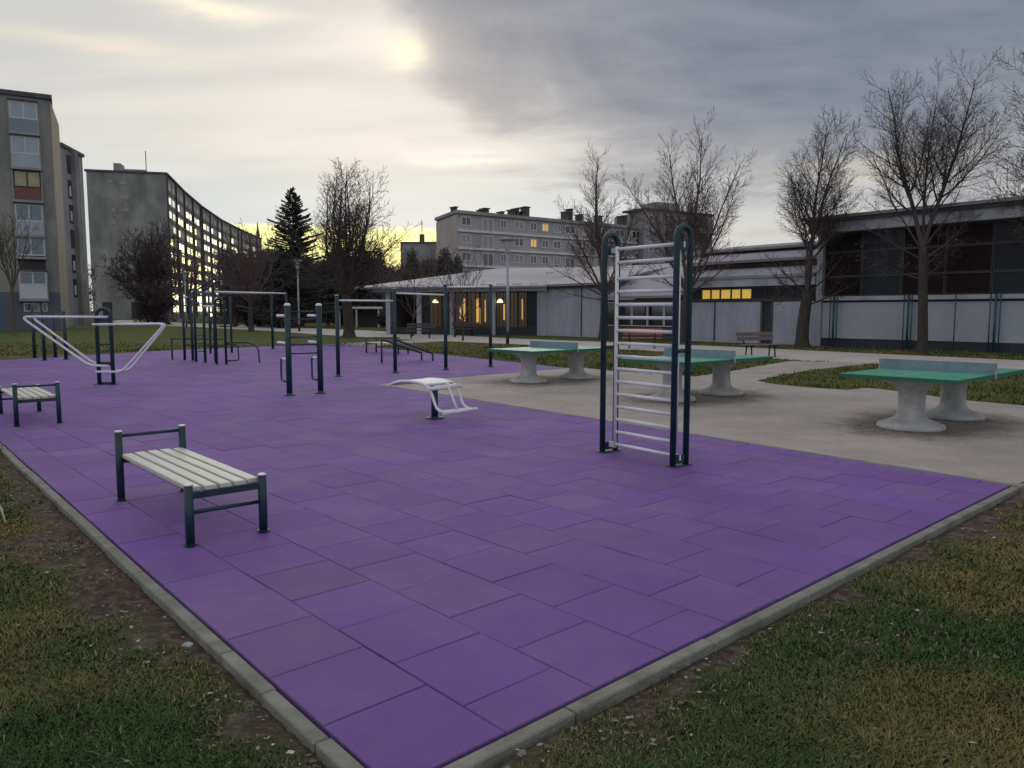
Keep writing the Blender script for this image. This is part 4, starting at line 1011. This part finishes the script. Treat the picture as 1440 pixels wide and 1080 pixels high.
# --- canteen (lit glass front) and low wing
W0 = (2.3, 51.3); WD = Vector((.63, -.777)).normalized()
def wing(s, o=0): q = Vector(W0)+WD*s; n = Vector((WD.y, -WD.x)); n = n if n.dot(-q) > 0 else -n; q = q+n*o; return (q.x, q.y)
def canteen():
    r = empty('canteen_building', (0, 0, 0), label='low white canteen with pitched metal roof and warmly lit glass front', cat='building')
    P0 = (-8.6, 54.6); P1 = W0; W_ = Wall(P0, P1); L = W_.L
    m = MB(); m.prism([W_.pt(0, -6), W_.pt(L, -6), W_.pt(L, -8), W_.pt(0, -8)], 0, 3.2)
    W_.box(m, -.1, .15, 0, 3.2, -8, -.3); m.build('wall', M['dark'], r)
    m = MB(); W_.box(m, 0, L, .0, .5, -.15, -.02); m.build('low_wall', M['plinth'], r)
    m = MB(); W_.box(m, -1.2, L+.1, 2.95, 3.28, -.4, .35); m.build('fascia', M['swall'], r)
    for u in (548, 591, 637, 694):
        a = W_.at_u(u); m = MB(); W_.box(m, a-.16, a+.16, 0, 2.95, -.1, .12); m.build('column', M['swall'], r)
    m = MB(); a = W_.at_u(755); W_.box(m, a, L, 0, 2.95, -.2, .02); m.build('end_wall', M['swall'], r)
    # glazing: bays with warm interior
    us = [(594, 604), (604, 622), (622, 635), (640, 657), (657, 675), (675, 692), (697, 712), (712, 728), (728, 741), (741, 754)]
    for k, (u0, u1) in enumerate(us):
        W_.window(r, W_.at_u(u0)+.02, W_.at_u(u1)-.02, .5, 2.93, M['dframe'], M['hglass'] if k in (0, 2, 9) else M['glassdim'], 3, -.12, .06)
    # warm strips: curtains lit from inside
    rs = random.Random(2)
    for k in range(11):
        u = rs.choice((605, 610, 644, 650, 662, 668, 671, 678, 684, 701, 706, 716, 722, 733, 745))+rs.random()*3
        a = W_.at_u(u); m = MB(); wd = rs.choice((.05, .08, .13)); z0 = rs.uniform(.65, 1.1); W_.box(m, a, a+wd, z0, rs.uniform(1.7, 2.5), -.09, -.07); m.build('lit_curtain', M['litw'], r)
    for u in (613, 703):
        a = W_.at_u(u); q = W_.pt(a, -.05); m = MB(); m.lathe([(.05, 2.45), (.2, 2.3), (.22, 2.2)], (q[0], q[1], 0), 12); m.build('ceiling_lamp', M['lamp'], r)
    # pitched roof, ridge behind
    n0, n1 = W_.pt(-2.4, .7), W_.pt(L+.2, .7); r0, r1 = W_.pt(5, -9), W_.pt(L+4, -9)
    m = MB(); ze, zr = 3.30, 5.0
    m.poly([(n0[0], n0[1], ze), (n1[0], n1[1], ze), (r1[0], r1[1], zr), (r0[0], r0[1], zr)]); m.poly([(n0[0], n0[1], ze-.12), (n1[0], n1[1], ze-.12), (n1[0], n1[1], ze), (n0[0], n0[1], ze)])
    m.poly([(n0[0], n0[1], ze-.12), (r0[0], r0[1], ze-.12), (r1[0], r1[1], ze-.12), (n1[0], n1[1], ze-.12)]); m.poly([(n0[0], n0[1], ze-.12), (n0[0], n0[1], ze), (r0[0], r0[1], zr), (r0[0], r0[1], ze-.12)])
    m.poly([(r0[0], r0[1], ze-.12), (r0[0], r0[1], zr), (r1[0], r1[1], zr), (r1[0], r1[1], ze-.12)]); m.build('roof', M['roofm'], r)
    m = MB()
    for k in range(9):
        a = 1.0+k*1.15; q = W_.pt(a, .3); t = .2; z = 3.36; W_.box(m, a, a+.55, z, z+.10, -.6, .1)
    m.build('snow_guard', M['band'], r)
M['glassdim'] = mat('dim_lit_glass', (.03, .025, .02), .15, scale=1.2, col2=(.05, .04, .03), emis=(1, .55, .15), estr=.022)
canteen()

def school_wing():
    r = empty('school_wing', (0, 0, 0), label='long low white school wing with stepped roofs and one strip of yellow lit windows', cat='building')
    E_ = wing(19.2); W_ = Wall(W0, E_); L = W_.L; A = W_.at_u
    u2 = A(845); u3 = A(963); d0, d1 = A(1066), A(1083)
    for q_ in ((0, u2, 3.2, 0), (u3, d0, 2.1, 0), (d1, A(1119), 2.1, 0), (A(1119)+.01, L, 2.1, .05)): m = MB(); W_.box(m, q_[0], q_[1], 0, q_[2], -.3, q_[3]); m.build('wall', M['swall'], r)
    for u in (767, 817, 1003, 1083): a = A(u); m = MB(); W_.box(m, a-.035, a+.035, .05, 3.1 if u < 845 else 2.1, 0, .05); m.build('downpipe', M['blue'], r)
    m = MB(); W_.box(m, d0, d1, 0, 2.1, -.25, -.18); m.build('door', M['dframe'], r)
    m = MB(); W_.box(m, .0, L, 0, 5, -9, -8.7); W_.box(m, u2, u3, .0, .75, -.3, -.1); m.build('core_wall', M['dark'], r)
    # dark windows with white mullions
    us = [845, 866, 886, 908, 931, 947, 963]
    for a, b in zip(us, us[1:]): W_.window(r, A(a)+.02, A(b)-.02, .75, 2.15, M['wframe'], M['glass'], 1, -.1, .05)
    m = MB(); W_.box(m, u2, u3, 2.17, 2.3, -.3, .1); m.build('lintel', M['brown'], r)
    # strip windows
    zs0, zs1 = 2.24, 2.78
    m = MB(); W_.box(m, u3, L-.2, 2.10, 2.24, -.3, .03); W_.box(m, u3, L-.2, 2.78, 2.88, -.3, .03); m.build('strip_frame', M['dframe'], r)
    us = [983, 996, 1009, 1024, 1038, 1053]
    for a, b in zip(us, us[1:]): W_.window(r, A(a), A(b)-.01, zs0, zs1, M['dframe'], M['lit'], 1, -.1, .04)
    us = [963, 983]+[]; W_.window(r, A(963), A(983)-.01, zs0, zs1, M['dframe'], M['hglass'], 1, -.1, .04)
    us = [1053, 1072, 1091, 1110, 1130, 1152]
    for a, b in zip(us, us[1:]): W_.window(r, A(a), A(b)-.01, zs0, zs1, M['dframe'], M['hglass'], 1, -.1, .04)
    m = MB(); W_.box(m, A(1152), L, 2.14, 2.88, -.3, .05); m.build('end_pier', M['swall'], r)
    # stepped roofs
    def tier(a0, a1, o0, z0, o1, z1, name='roof', mt=M['roofm'], th=.14):
        p = [W_.pt(a0, o0), W_.pt(a1, o0), W_.pt(a1, o1), W_.pt(a0, o1)]; zz_ = [z0, z0, z1, z1]; m = MB()
        t_ = [Vector((q[0], q[1], z)) for q, z in zip(p, zz_)]; b_ = [v-Vector((0, 0, th)) for v in t_]
        m.poly(t_); m.poly(b_[::-1])
        for k in range(4): m.poly([b_[k], b_[(k+1) % 4], t_[(k+1) % 4], t_[k]])
        return m.build(name, mt, r)
    m = MB(); W_.box(m, u3, L-.05, 2.88, 3.28, -.3, .25); m.build('fascia', M['swall'], r)
    m = MB(); W_.box(m, -.1, u2+.2, 3.08, 3.3, -.3, .2); m.build('gutter', M['brown'], r)
    tier(-.3, u2+.3, .4, 3.36, -8, 4.9); tier(u2+.3, A(925)-.1, -2.2, 3.5, -7.4, 4.9)
    tier(u2-.1, u3-.2, .3, 2.50, -2.2, 3.5)
    tier(u3-.3, L-.1, .35, 3.42, -2.2, 3.95)
    m = MB(); W_.box(m, A(925), L-.1, 3.5, 4.22, -2.7, -2.3); m.build('clerestory', M['brown'], r)
    tier(A(925), L-.1, -1.9, 4.36, -5.0, 5.0)
    m = MB(); W_.box(m, A(905), L-.1, 4.4, 5.15, -5.5, -5.1); m.build('clerestory', M['brown'], r)
    tier(A(905), L-.1, -4.7, 5.25, -8.6, 5.75)
    for k, u in enumerate((1040, 1050, 1078, 1088)):
        a = A(u); m = MB(); W_.box(m, a-.2+.6, a+.25+.6, 5.5, 6.15, -8, -7.4); m.build('chimney', M['brick'], r)
school_wing()

def hall():
    r = empty('sports_hall', (0, 0, 0), label='large dark glazed sports hall with white ribbed wall panels at the right', cat='building')
    W_ = Wall(wing(19.25, .25), wing(44, .25)); L = W_.L; A = W_.at_u
    m = MB(); W_.box(m, 0, L, .0, 5.9, -14, -.35); m.build('core', M['facade'], r)
    m = MB(); W_.box(m, 0, .28, 0, 5.2, -.35, .05); m.build('end_fin', M['swall'], r)
    m = MB(); W_.box(m, .28, L, 0, .40, -.35, -.05); m.build('plinth', M['plinth'], r)
    # ribbed lower wall
    m = MB(); W_.box(m, .3, L, .40, 2.02, -.35, -.02)
    k = .3
    while k < L: W_.box(m, k, k+.05, .41, 2.01, -.021, -.0175); k += .115
    m.build('ribbed_wall', M['hwall'], r)
    m = MB(); W_.box(m, .3, L, 2.02, 2.10, -.35, -.1); m.build('shadow_gap', M['dframe'], r)
    m = MB(); W_.box(m, .05, L, 2.12, 2.30, -.35, .12); m.build('sill_band', M['swall'], r)
    # upper glazing: recessed panes in dark frames
    a = .3; k = 0
    while a < L-1.4:
        b = a+1.75; blue = k % 3 == 1
        for z0, z1 in ((2.32, 3.2), (3.2, 4.3), (4.3, 5.15)):
            W_.window(r, a+.01, b-.01, z0, z1, M['dframe'], M['hglass'] if blue else M['facade'], 1, -.2, .05)
        a = b; k += 1
    # roof
    m = MB(); W_.box(m, -.25, L, 5.18, 5.62, -.4, .45); m.build('fascia', M['swall'], r)
    m = MB(); W_.box(m, -.35, L, 5.62, 5.76, -.5, .62); m.build('gutter', M['roofd'], r)
    p = [W_.pt(-.5, .75), W_.pt(L, .75), W_.pt(L, -14), W_.pt(-.5, -14)]; t_ = [Vector((q[0], q[1], z)) for q, z in zip(p, (5.90, 5.90, 6.5, 6.5))]; b_ = [v-Vector((0, 0, .13)) for v in t_]
    m = MB(); m.poly(t_); m.poly(b_[::-1])
    for k in range(4): m.poly([b_[k], b_[(k+1) % 4], t_[(k+1) % 4], t_[k]])
    m.build('roof', M['roofm'], r)
    for us in ((1166.5, 1171.5, 1176), (1269, 1275, 1280), (1340.5,), (1389, 1396.5, 1403)):
        for i, u in enumerate(us):
            a = A(u); wd = .05 if (len(us) == 3 and i == 1) else .025; q = W_.pt(a, .2); m = MB(); m.tube([(q[0], q[1], 0), (q[0], q[1], 2.3)], wd, 8); m.build('downpipe', M['blue'], r)
hall()

# shelter beyond the path
r = empty('shelter', (-14.3, 78, 0), label='small pale flat-roofed shelter beyond the footpath behind the pull-up bars', cat='shelter')
m = MB(); m.box((0, 0, 1.95), (3.2, 1.2, .10)); m.build('roof', M['band'], r)
for x in (-2.9, -1.2, 1.0, 2.9):
    m = MB(); m.box((x, -1, .92), (.09, .09, .92)); m.build('post', M['gable'], r)
m = MB(); m.box((0, 1.1, .8), (3.0, .05, .8)); m.build('back_wall', M['dark'], r)

# ------------------------------------------------------------------ bare trees
class Tree:
    def __init__(s, seed, wig=.16, trop=.05, rates=(2.4, 3.6, 6.0), ratios=(.42, .40, .38), angs=(48, 45, 45), maxl=3, rmin=.006):
        s.r = random.Random(seed); s.trunk = MB(); s.crown = MB(); s.wig, s.trop, s.rates, s.ratios, s.angs, s.maxl, s.rmin = wig, trop, rates, ratios, angs, maxl, rmin; s.tips = []
    def perp(s, d):
        a = Vector((s.r.gauss(0, 1), s.r.gauss(0, 1), s.r.gauss(0, 1))); a = a-d*a.dot(d); return a.normalized()
    def grow(s, P, d, L, r0, lvl, mb=None, tip=.15, trop=None, t0=.18):
        rr = s.r; n = max(3, min(14, int(L/(.45, .32, .22, .16)[min(lvl, 3)]))); pts = [P.copy()]; rad = [r0]; ds = [d.copy()]; q = P.copy(); d = d.normalized()
        tr = s.trop if trop is None else trop
        for i in range(n):
            d = (d+s.perp(d)*rr.random()*s.wig+Vector((0, 0, tr*(1+.6*lvl)))).normalized(); q = q+d*(L/n); pts.append(q.copy()); t = (i+1)/n
            rad.append(max(s.rmin, r0*(1-t*(1-tip)))); ds.append(d.copy())
        (mb or s.crown).tube(pts, rad, (8, 6, 4, 3)[min(lvl, 3)], caps=False)
        if lvl < s.maxl:
            nc = max(2, int(L*s.rates[min(lvl, 2)]*(.8+.4*rr.random())))
            az0 = rr.random()*6.28
            for c in range(nc):
                t = t0+(1-t0)*(c+rr.random())/nc; k = min(n-1, int(t*n)); f = t*n-k; p = pts[k].lerp(pts[k+1], f); dd_ = ds[k]
                u = dd_.cross(Vector((0, 0, 1)) if abs(dd_.z) < .95 else Vector((1, 0, 0))).normalized(); v = dd_.cross(u); az_ = az0+c*2.4+rr.uniform(-.5, .5)
                a = R(s.angs[min(lvl, 2)]*rr.uniform(.7, 1.25)); nd = dd_*math.cos(a)+(u*math.cos(az_)+v*math.sin(az_))*math.sin(a)
                cl = L*s.ratios[min(lvl, 2)]*(1.15-.75*t)*rr.uniform(.65, 1.25); cr = max(s.rmin, (rad[k]*(1-f)+rad[k+1]*f)*rr.uniform(.38, .58))
                if cl > .12: s.grow(p, nd, cl, cr, lvl+1)
        else: s.tips.append(q)
        return q, d
    def finish(s, name, loc, label, cat='tree', group=None, tm=None, cm=None, leaves=None, scale=1.0):
        o = empty(name, loc, label=label, cat=cat, group=group)
        s.trunk.build('trunk', tm or M['bark'], o); s.crown.build('crown', cm or M['twig'], o)
        if leaves:
            n, zmax, lm = leaves; V = []; F = []
            tp = [t for t in s.tips if t.z < zmax]; s.r.shuffle(tp)
            for t in tp[:n]:
                for _ in range(3):
                    c = t+Vector((s.r.gauss(0, .08), s.r.gauss(0, .08), s.r.gauss(0, .08))); a = s.perp(Vector((0, 0, 1)))*.045; b = s.perp(a.normalized())*.03; k = len(V); V += [c-a, c+b, c+a, c-b]; F.append([k, k+1, k+2, k+3])
            mbl = MB(); mbl.v = V; mbl.f = F; mbl.sm = [False]*len(F); mbl.build('leaves', lm, o)
        o.scale = (scale,)*3
        return o
def dirv(az_, tilt): return Vector((math.sin(R(az_))*math.sin(R(tilt)), math.cos(R(az_))*math.sin(R(tilt)), math.cos(R(tilt))))
def bare(seed, th, tr, leaders, **k):
    t = Tree(seed, **k); lx_, ly_ = t.r.uniform(-.05, .05)*th, t.r.uniform(-.05, .05)*th; P_ = []; R_ = []
    for i_ in range(11):
        f_ = i_/10; P_.append(Vector((lx_*f_*f_+.02*math.sin(5*f_+seed), ly_*f_*f_, -.1+(th+.1)*f_))); R_.append(tr*((1.0-.25*f_)+.55*max(0, 1-f_*th/.5)**2))
    t.trunk.tube(P_, R_, 12, caps=False); top = P_[-1]
    for (z, az_, tilt, L, rr_) in leaders: t.grow(Vector((top.x, top.y, th*z-.1)) if z < .99 else top-Vector((0, 0, .12)), dirv(az_, tilt), L, rr_, 0, None, tip=.12, trop=.03)
    return t
PT = 'bare winter trees in front of the school buildings'
# big tree before the hall (two heavy stems)
x, y = .533*30.6, 30.6
t = bare(21, 5.0, .24, [(1, 90, 15, 8.0, .12), (1, -90, 15, 7.8, .12), (1, 20, 4, 7.4, .08), (.9, -85, 62, 3.6, .045), (.9, 80, 60, 3.8, .05), (.8, 180, 65, 3.0, .04), (.72, -80, 75, 3.0, .04), (.75, 60, 80, 3.2, .04), (1, -70, 35, 5.4, .05), (1, 75, 42, 4.6, .05)],
         rates=(2.7, 6.4, 10), ratios=(.46, .44, .46), wig=.12, rmin=.005)
t.finish('bare_tree', (x, y, 0), 'largest bare tree with two heavy stems in front of the dark hall', group=PT, tm=M['bark'], leaves=(700, 5.2, M['dryleaf']), scale=.83)
x, y = .377*35.2, 35.2
t = bare(22, 2.8, .34, [(1, -90, 6, 8.0, .12), (1, 90, 5, 8.3, .12), (1, -80, 50, 3.3, .05), (1, 85, 50, 3.6, .05), (1, 10, 45, 3.3, .05), (1, 190, 40, 3.4, .05), (.9, -100, 68, 3.2, .05), (.8, 100, 72, 3.0, .05)],
         rates=(3.2, 6.6, 10.5), ratios=(.40, .44, .46), wig=.13, rmin=.0055)
t.finish('bare_tree', (x, y, 0), 'bare tree with a thick dark trunk at the left end of the hall', group=PT, leaves=(500, 3.5, M['dryleaf']), scale=.89)
x, y = .2240*40.4, 40.4
t = bare(23, 2.6, .28, [(1, -90, 8, 7.8, .10), (1, 90, 4, 8.2, .11), (1, 20, 14, 7.4, .09), (1, 90, 18, 7.4, .08), (1, -80, 20, 6.9, .08), (1, 90, 31, 6.2, .07), (1, -90, 34, 5.4, .06), (1, 180, 45, 3.6, .05), (1, -90, 60, 3.5, .05), (1, 80, 60, 3.5, .05)],
         rates=(2.9, 6.2, 9), ratios=(.34, .44, .46), wig=.10, angs=(36, 42, 45), rmin=.006)
t.finish('bare_tree', (x, y, 0), 'wide bare tree with upright stems directly behind the right wall bars post', group=PT, cm=M['twigr'])
x, y = .1185*44.6, 44.6
t = bare(24, 2.6, .26, [(1, -90, 11, 7.6, .09), (1, 60, 3, 7.9, .12), (1, -90, 24, 6.0, .07), (1, 80, 16, 6.8, .07), (1, -90, 42, 4.6, .06), (1, 80, 32, 5.0, .06), (1, 190, 40, 3.8, .05), (1, -100, 66, 4.0, .05), (1, 95, 62, 3.6, .05), (.9, -60, 78, 3.6, .04)],
         rates=(3.2, 6.2, 9), ratios=(.31, .44, .46), wig=.11, angs=(42, 42, 45), rmin=.006)
t.finish('bare_tree', (x, y, 0), 'slim reddish bare tree with two leaders behind the left wall bars post', group=PT, cm=M['twigr'], leaves=(250, 6, M['dryleaf']))
# right edge tree, mostly out of frame
t = bare(25, 3.2, .22, [(1, -90, 20, 8.2, .10), (1, 0, 10, 9.0, .11), (1, -80, 55, 4.6, .06), (1, 90, 30, 6, .08), (1, -100, 75, 4.2, .05)], rates=(2.8, 6.4, 9), ratios=(.42, .44, .46), rmin=.006)
t.finish('bare_tree', (21.8, 29.0, 0), 'bare tree cut by the right edge with rusty leaves low down', group=PT, leaves=(1400, 6.0, M['dryleaf']))
# trees behind the hall
t = bare(26, 4.0, .2, [(1, -60, 18, 6.0, .09), (1, 70, 20, 6.2, .09), (1, 180, 35, 4.5, .06), (1, -90, 50, 3.5, .05)], rates=(2.6, 4, 5), rmin=.008)
t.finish('bare_tree', (36.0, 55.0, 0), 'bare tree rising behind the right end of the hall roof', group='bare trees behind the buildings')
t = bare(27, 2.2, .2, [(1, -60, 25, 3.6, .07), (1, 70, 30, 3.6, .07), (1, 180, 35, 3.0, .06), (1, -90, 60, 3.0, .05), (1, 60, 70, 3, .05)], rates=(4, 6, 7), rmin=.010)
t.finish('bare_tree', (27.0, 72.0, 0), 'small dense bare tree behind the stepped school roofs', group='bare trees behind the buildings')
# round tree, centre left
ld = [(1, k*51, 9+11*(k % 3), 7.6-.5*(k % 3), .12) for k in range(8)]+[(1, k*60+20, 42, 6.0, .08) for k in range(6)]+[(1, k*60+50, 60, 4.6, .06) for k in range(6)]
t = bare(31, 2.7, .36, ld, rates=(3.2, 5.0, 6.5), ratios=(.38, .44, .42), wig=.18, rmin=.008)
o31 = t.finish('bare_tree', (-10.0, 47.3, 0), 'round-crowned bare tree standing against the bright yellow sky strip', group='bare trees on the lawn')
# dense dark tree before the long block
ld = [(1, k*45, 8+9*(k % 4), 10.5-1.2*(k % 3), .16) for k in range(8)]+[(1, k*60+20, 50, 8, .12) for k in range(6)]+[(1, k*72+30, 66, 6, .1) for k in range(5)]
t = bare(32, 2.6, .6, ld, rates=(2.1, 2.6, 3.0), ratios=(.44, .45, .42), wig=.22, rmin=.028)
o32 = t.finish('bare_tree', (-53.5, 115, 0), 'dense dark bare tree in front of the gable of the long block', group='bare trees on the lawn', scale=1.12)
o = copy_tree(o32); o.location = (-66.0, 108, 0); o.rotation_euler = (0, 0, 2); o.scale = (.55, .55, .88); o['label'] = 'narrow dark bare tree at the right corner of the left tower'
# pollard-like small trees at left
t = bare(33, 3.2, .13, [(1, k*60, 10+10*(k % 3), 5.2, .06) for k in range(6)], rates=(2.4, 3, 3), ratios=(.35, .4, .4), trop=.12, wig=.12, rmin=.012)
o33 = t.finish('bare_tree', (-33.6, 52.0, 0), 'slender young bare tree before the wall of the left tower', group='bare trees on the lawn', tm=M['barkpale'], cm=M['barkpale'])
o = copy_tree(o33); o.location = (-37.2, 54.5, 0); o.rotation_euler = (0, 0, 1.4); o.scale = (1, 1, 1.05); o['label'] = 'slender young bare tree cut by the left photo edge'
# lawn trees in the middle distance
t = bare(34, 2.4, .22, [(1, k*55, 14+12*(k % 3), 6.0, .09) for k in range(7)]+[(1, k*80, 55, 4, .07) for k in range(4)], rates=(2.4, 3.2, 4), wig=.2, rmin=.014)
o34 = t.finish('bare_tree', (-20.9, 61.8, 0), 'brownish bare tree on the lawn left of the conifer lamp', group='bare trees on the lawn', cm=M['twigr'])
far = [(-30, 84, .95, 'reddish bare tree right behind the overhead ladder'), (-21, 88, .85, 'reddish bare tree beyond the path under the conifer'), (-12.5, 80, .8, 'low reddish bare tree beyond the path behind the round tree'), (-17.0, 95, 1.15, 'bare tree between the conifer and the round tree'),
       (-40, 96, 1.1, 'bare tree beyond the path left of the climbing frame'), (-8.2, 70, .75, 'bare tree left of the canteen roof'), (-34.5, 110, 1.35, 'tall bare tree in front of the far end of the long block')]
for i, (x, y, s_, lb) in enumerate(far):
    o = copy_tree(o34); o.location = (x, y, 0); o.rotation_euler = (0, 0, 1.1*i+.4); o.scale = (s_, s_, s_*1.05); o['label'] = lb; o['group'] = 'bare trees beyond the footpath'
# saplings before the canteen
t = bare(36, 1.2, .05, [(1, -80, 22, 3.6, .035), (1, 80, 20, 3.9, .035), (1, 10, 8, 4.2, .035), (1, -90, 50, 2.2, .025), (1, 90, 50, 2.4, .025)], rates=(2.6, 3.4, 3), rmin=.008)
o36 = t.finish('sapling', (-2.7, 42.6, 0), 'thin bare sapling before the lit canteen windows', group='saplings before the canteen', cm=M['twigr'])
o = copy_tree(o36); o.location = (-3.6, 48.5, 0); o.rotation_euler = (0, 0, 2.2); o.scale = (1.15,)*3; o['label'] = 'thin bare sapling left of the lamp before the canteen'
o = copy_tree(o36); o.location = (-6.5, 50.5, 0); o.rotation_euler = (0, 0, 4.0); o.scale = (1.1,)*3; o['label'] = 'thin bare sapling beside the left end of the canteen'

# conifer and evergreens
def conifer(label, x, y, H_, Rb, seed, mt, z0=1.2, n=58):
    rr = random.Random(seed); o = empty('conifer', (x, y, 0), label=label, cat='tree')
    m = MB(); m.tube([(0, 0, 0), (0, 0, H_*.6), (0, 0, H_)], [.22, .12, .02], 8); m.build('trunk', M['bark'], o); m = MB()
    for i in range(n):
        t = i/(n-1); z = z0+(H_-z0)*t**.9; Rr = Rb*(1-t)**.85*rr.uniform(.75, 1.12)+.12
        for k in range(rr.choice((5, 6, 7))):
            az_ = rr.random()*6.28; d = Vector((math.cos(az_), math.sin(az_), .28-.30*(1-t))).normalized(); L = Rr*rr.uniform(.7, 1.15); p = Vector((0, 0, z)); pts = [p]
            for q in range(4): d = (d+Vector((0, 0, .05))).normalized(); p = p+d*L/4; pts.append(p)
            m.tube(pts, [.035, .025, .018, .012, .008], 3, caps=False)
            nn = int(24+L*30)
            for q in range(nn):
                f = rr.uniform(.12, 1)*4; i0 = min(3, int(f)); c = pts[i0].lerp(pts[i0+1], f-i0); s_ = Vector((-d.y, d.x, 0)).normalized()*rr.choice((-1, 1)); w_ = (.10+.22*(1-f/4.2))*L*.35+.06
                e = c+s_*w_*rr.uniform(.6, 1.3)+d*w_*.7+Vector((0, 0, rr.uniform(-.20, .02))); b = d*.09+Vector((0, 0, .035)); kx = len(m.v); m.v += [c-b, c+b, e]; m.f.append([kx, kx+1, kx+2]); m.sm.append(False)
    m.build('crown', mt, o)
conifer('dark pointed conifer rising left of the round bare tree', -21.3, 76.0, ZY(264, 76), 5.0, 5, M['needle'])
def clumpbush(name, label, x, y, rx, ry, hz, seed, mt, n=9000, leaf=.12, group=None, kind=None, z0=.2, cat='shrub'):
    rs = np.random.RandomState(seed); o = empty(name, (x, y, 0), label=label, cat=cat, group=group)
    K = 26; ca_ = rs.rand(K)*6.28; cr_ = np.sqrt(rs.rand(K))*.75; cz_ = .12+.72*rs.rand(K)**.8
    cx, cy = np.cos(ca_)*cr_*rx*(1.1-.5*cz_), np.sin(ca_)*cr_*ry*(1.1-.5*cz_); rad = .16+.18*rs.rand(K)
    k = rs.randint(0, K, n); g = rs.normal(size=(n, 3)); g /= np.linalg.norm(g, axis=1)[:, None]; g *= (rs.rand(n)**.4)[:, None]
    px, py, pz = cx[k]+g[:, 0]*rad[k]*rx, cy[k]+g[:, 1]*rad[k]*ry, (cz_[k]+g[:, 2]*rad[k]*.8)*hz; pz = np.clip(pz, z0*.3, None)
    a = rs.normal(size=(n, 3)); a /= np.linalg.norm(a, axis=1)[:, None]; b = rs.normal(size=(n, 3)); b -= a*(a*b).sum(1)[:, None]; b /= np.linalg.norm(b, axis=1)[:, None]
    s_ = leaf*(.5+rs.rand(n))[:, None]; P = np.stack([px, py, pz], 1); V = np.stack([P-a*s_, P+b*s_*.5, P+a*s_, P-b*s_*.5], 1).reshape(-1, 3); F = np.arange(n*4).reshape(n, 4)
    c = npmesh('crown', V, F, mt); c.parent = o
    m = MB(); rr = random.Random(seed)
    for i in range(7): q = Vector((rr.uniform(-.5, .5)*rx, rr.uniform(-.5, .5)*ry, hz*rr.uniform(.5, .85))); m.tube([(q.x*.25, q.y*.25, 0), (q.x*.6, q.y*.6, q.z*.6), q], [.09, .06, .02], 5)
    m.build('trunk', M['bark'], o); return o
ev = [(-15.2, 84, 2.6, 8.4, 'rounded dark evergreen right of the conifer'), (-11.0, 90, 2.4, 8.9, 'dark evergreen behind the trunk of the round bare tree'), (-7.6, 92, 2.5, 8.6, 'dark evergreen left of the far brown block'), (-24.5, 82, 3.2, 7.6, 'dark evergreen left of the conifer'), (-19.0, 86, 3.6, 9.0, 'broad dark evergreen behind the conifer')]
for i, (x, y, rx, h, lb) in enumerate(ev): clumpbush('evergreen_tree', lb, x, y, rx, rx, h, 50+i, M['ever'], 9000, .16, 'dark evergreens beyond the footpath', cat='tree')
sh = [(-6.3, 58.5, 2.2, 2.4, M['ever'], 'green hedge bush at the left end of the canteen'), (-9.4, 66, 3.0, 3.0, M['wood'], 'dark bush behind the round bare tree'), (-27, 80, 4.0, 4.2, M['wood'], 'purplish dark thicket bush left of the lamp'), (-22, 74, 3.2, 3.2, M['wood'], 'dark bush around the conifer foot'), (-43, 92, 4.5, 5.0, M['wood'], 'dark bush beyond the path behind the climbing frame'), (-5.0, 57.0, 1.5, 2.6, M['wood'], 'small dark bush against the canteen front'), (-63, 112, 4.5, 9.5, M['wood'], 'tall dark bush between the left tower and the long block')]
for i, (x, y, rx, h, mt, lb) in enumerate(sh): clumpbush('shrub', lb, x, y, rx, rx*.7, h, 80+i, mt, 8000, .11, 'shrubs beyond the footpath')
# far wood as one mass
def far_wood():
    rs = np.random.RandomState(8); n = 150000; K = 240; u = 322+rs.rand(K)*300; Yk = 105+45*rs.rand(K); X = (u-720)/FPX*Yk
    top = 378-16*np.clip((480-u)/150, -.3, 1)-14*rs.rand(K)+6*np.sin(u/17); h = (437-top)/FPX*Yk+1.65
    k = rs.randint(0, K, n); g = rs.normal(size=(n, 3)); rad = 1.6+1.2*rs.rand(K)
    zf = rs.rand(n)**.85; P = np.stack([X[k]+g[:, 0]*rad[k]*.7*(1.15-.75*zf), Yk[k]+g[:, 1]*rad[k]*.7, zf*h[k]+g[:, 2]*.15], 1); P[:, 2] = np.clip(P[:, 2], .05, None)
    a = rs.normal(size=(n, 3)); a[:, 2] += 1.3; a /= np.linalg.norm(a, axis=1)[:, None]; b = rs.normal(size=(n, 3)); b -= a*(a*b).sum(1)[:, None]; b /= np.linalg.norm(b, axis=1)[:, None]
    s_ = (.12+.32*rs.rand(n))[:, None]; V = np.stack([P-a*s_, P+b*s_*.16, P+a*s_, P-b*s_*.16], 1).reshape(-1, 3)
    tag(npmesh('far_wood', V, np.arange(n*4).reshape(n, 4), M['wood']), 'far dark leafless wood and thicket beyond the lawn', 'wood', kind='stuff')
far_wood()
print('OBJS', len(bpy.data.objects), 'VERTS', sum(len(m.vertices) for m in bpy.data.meshes))
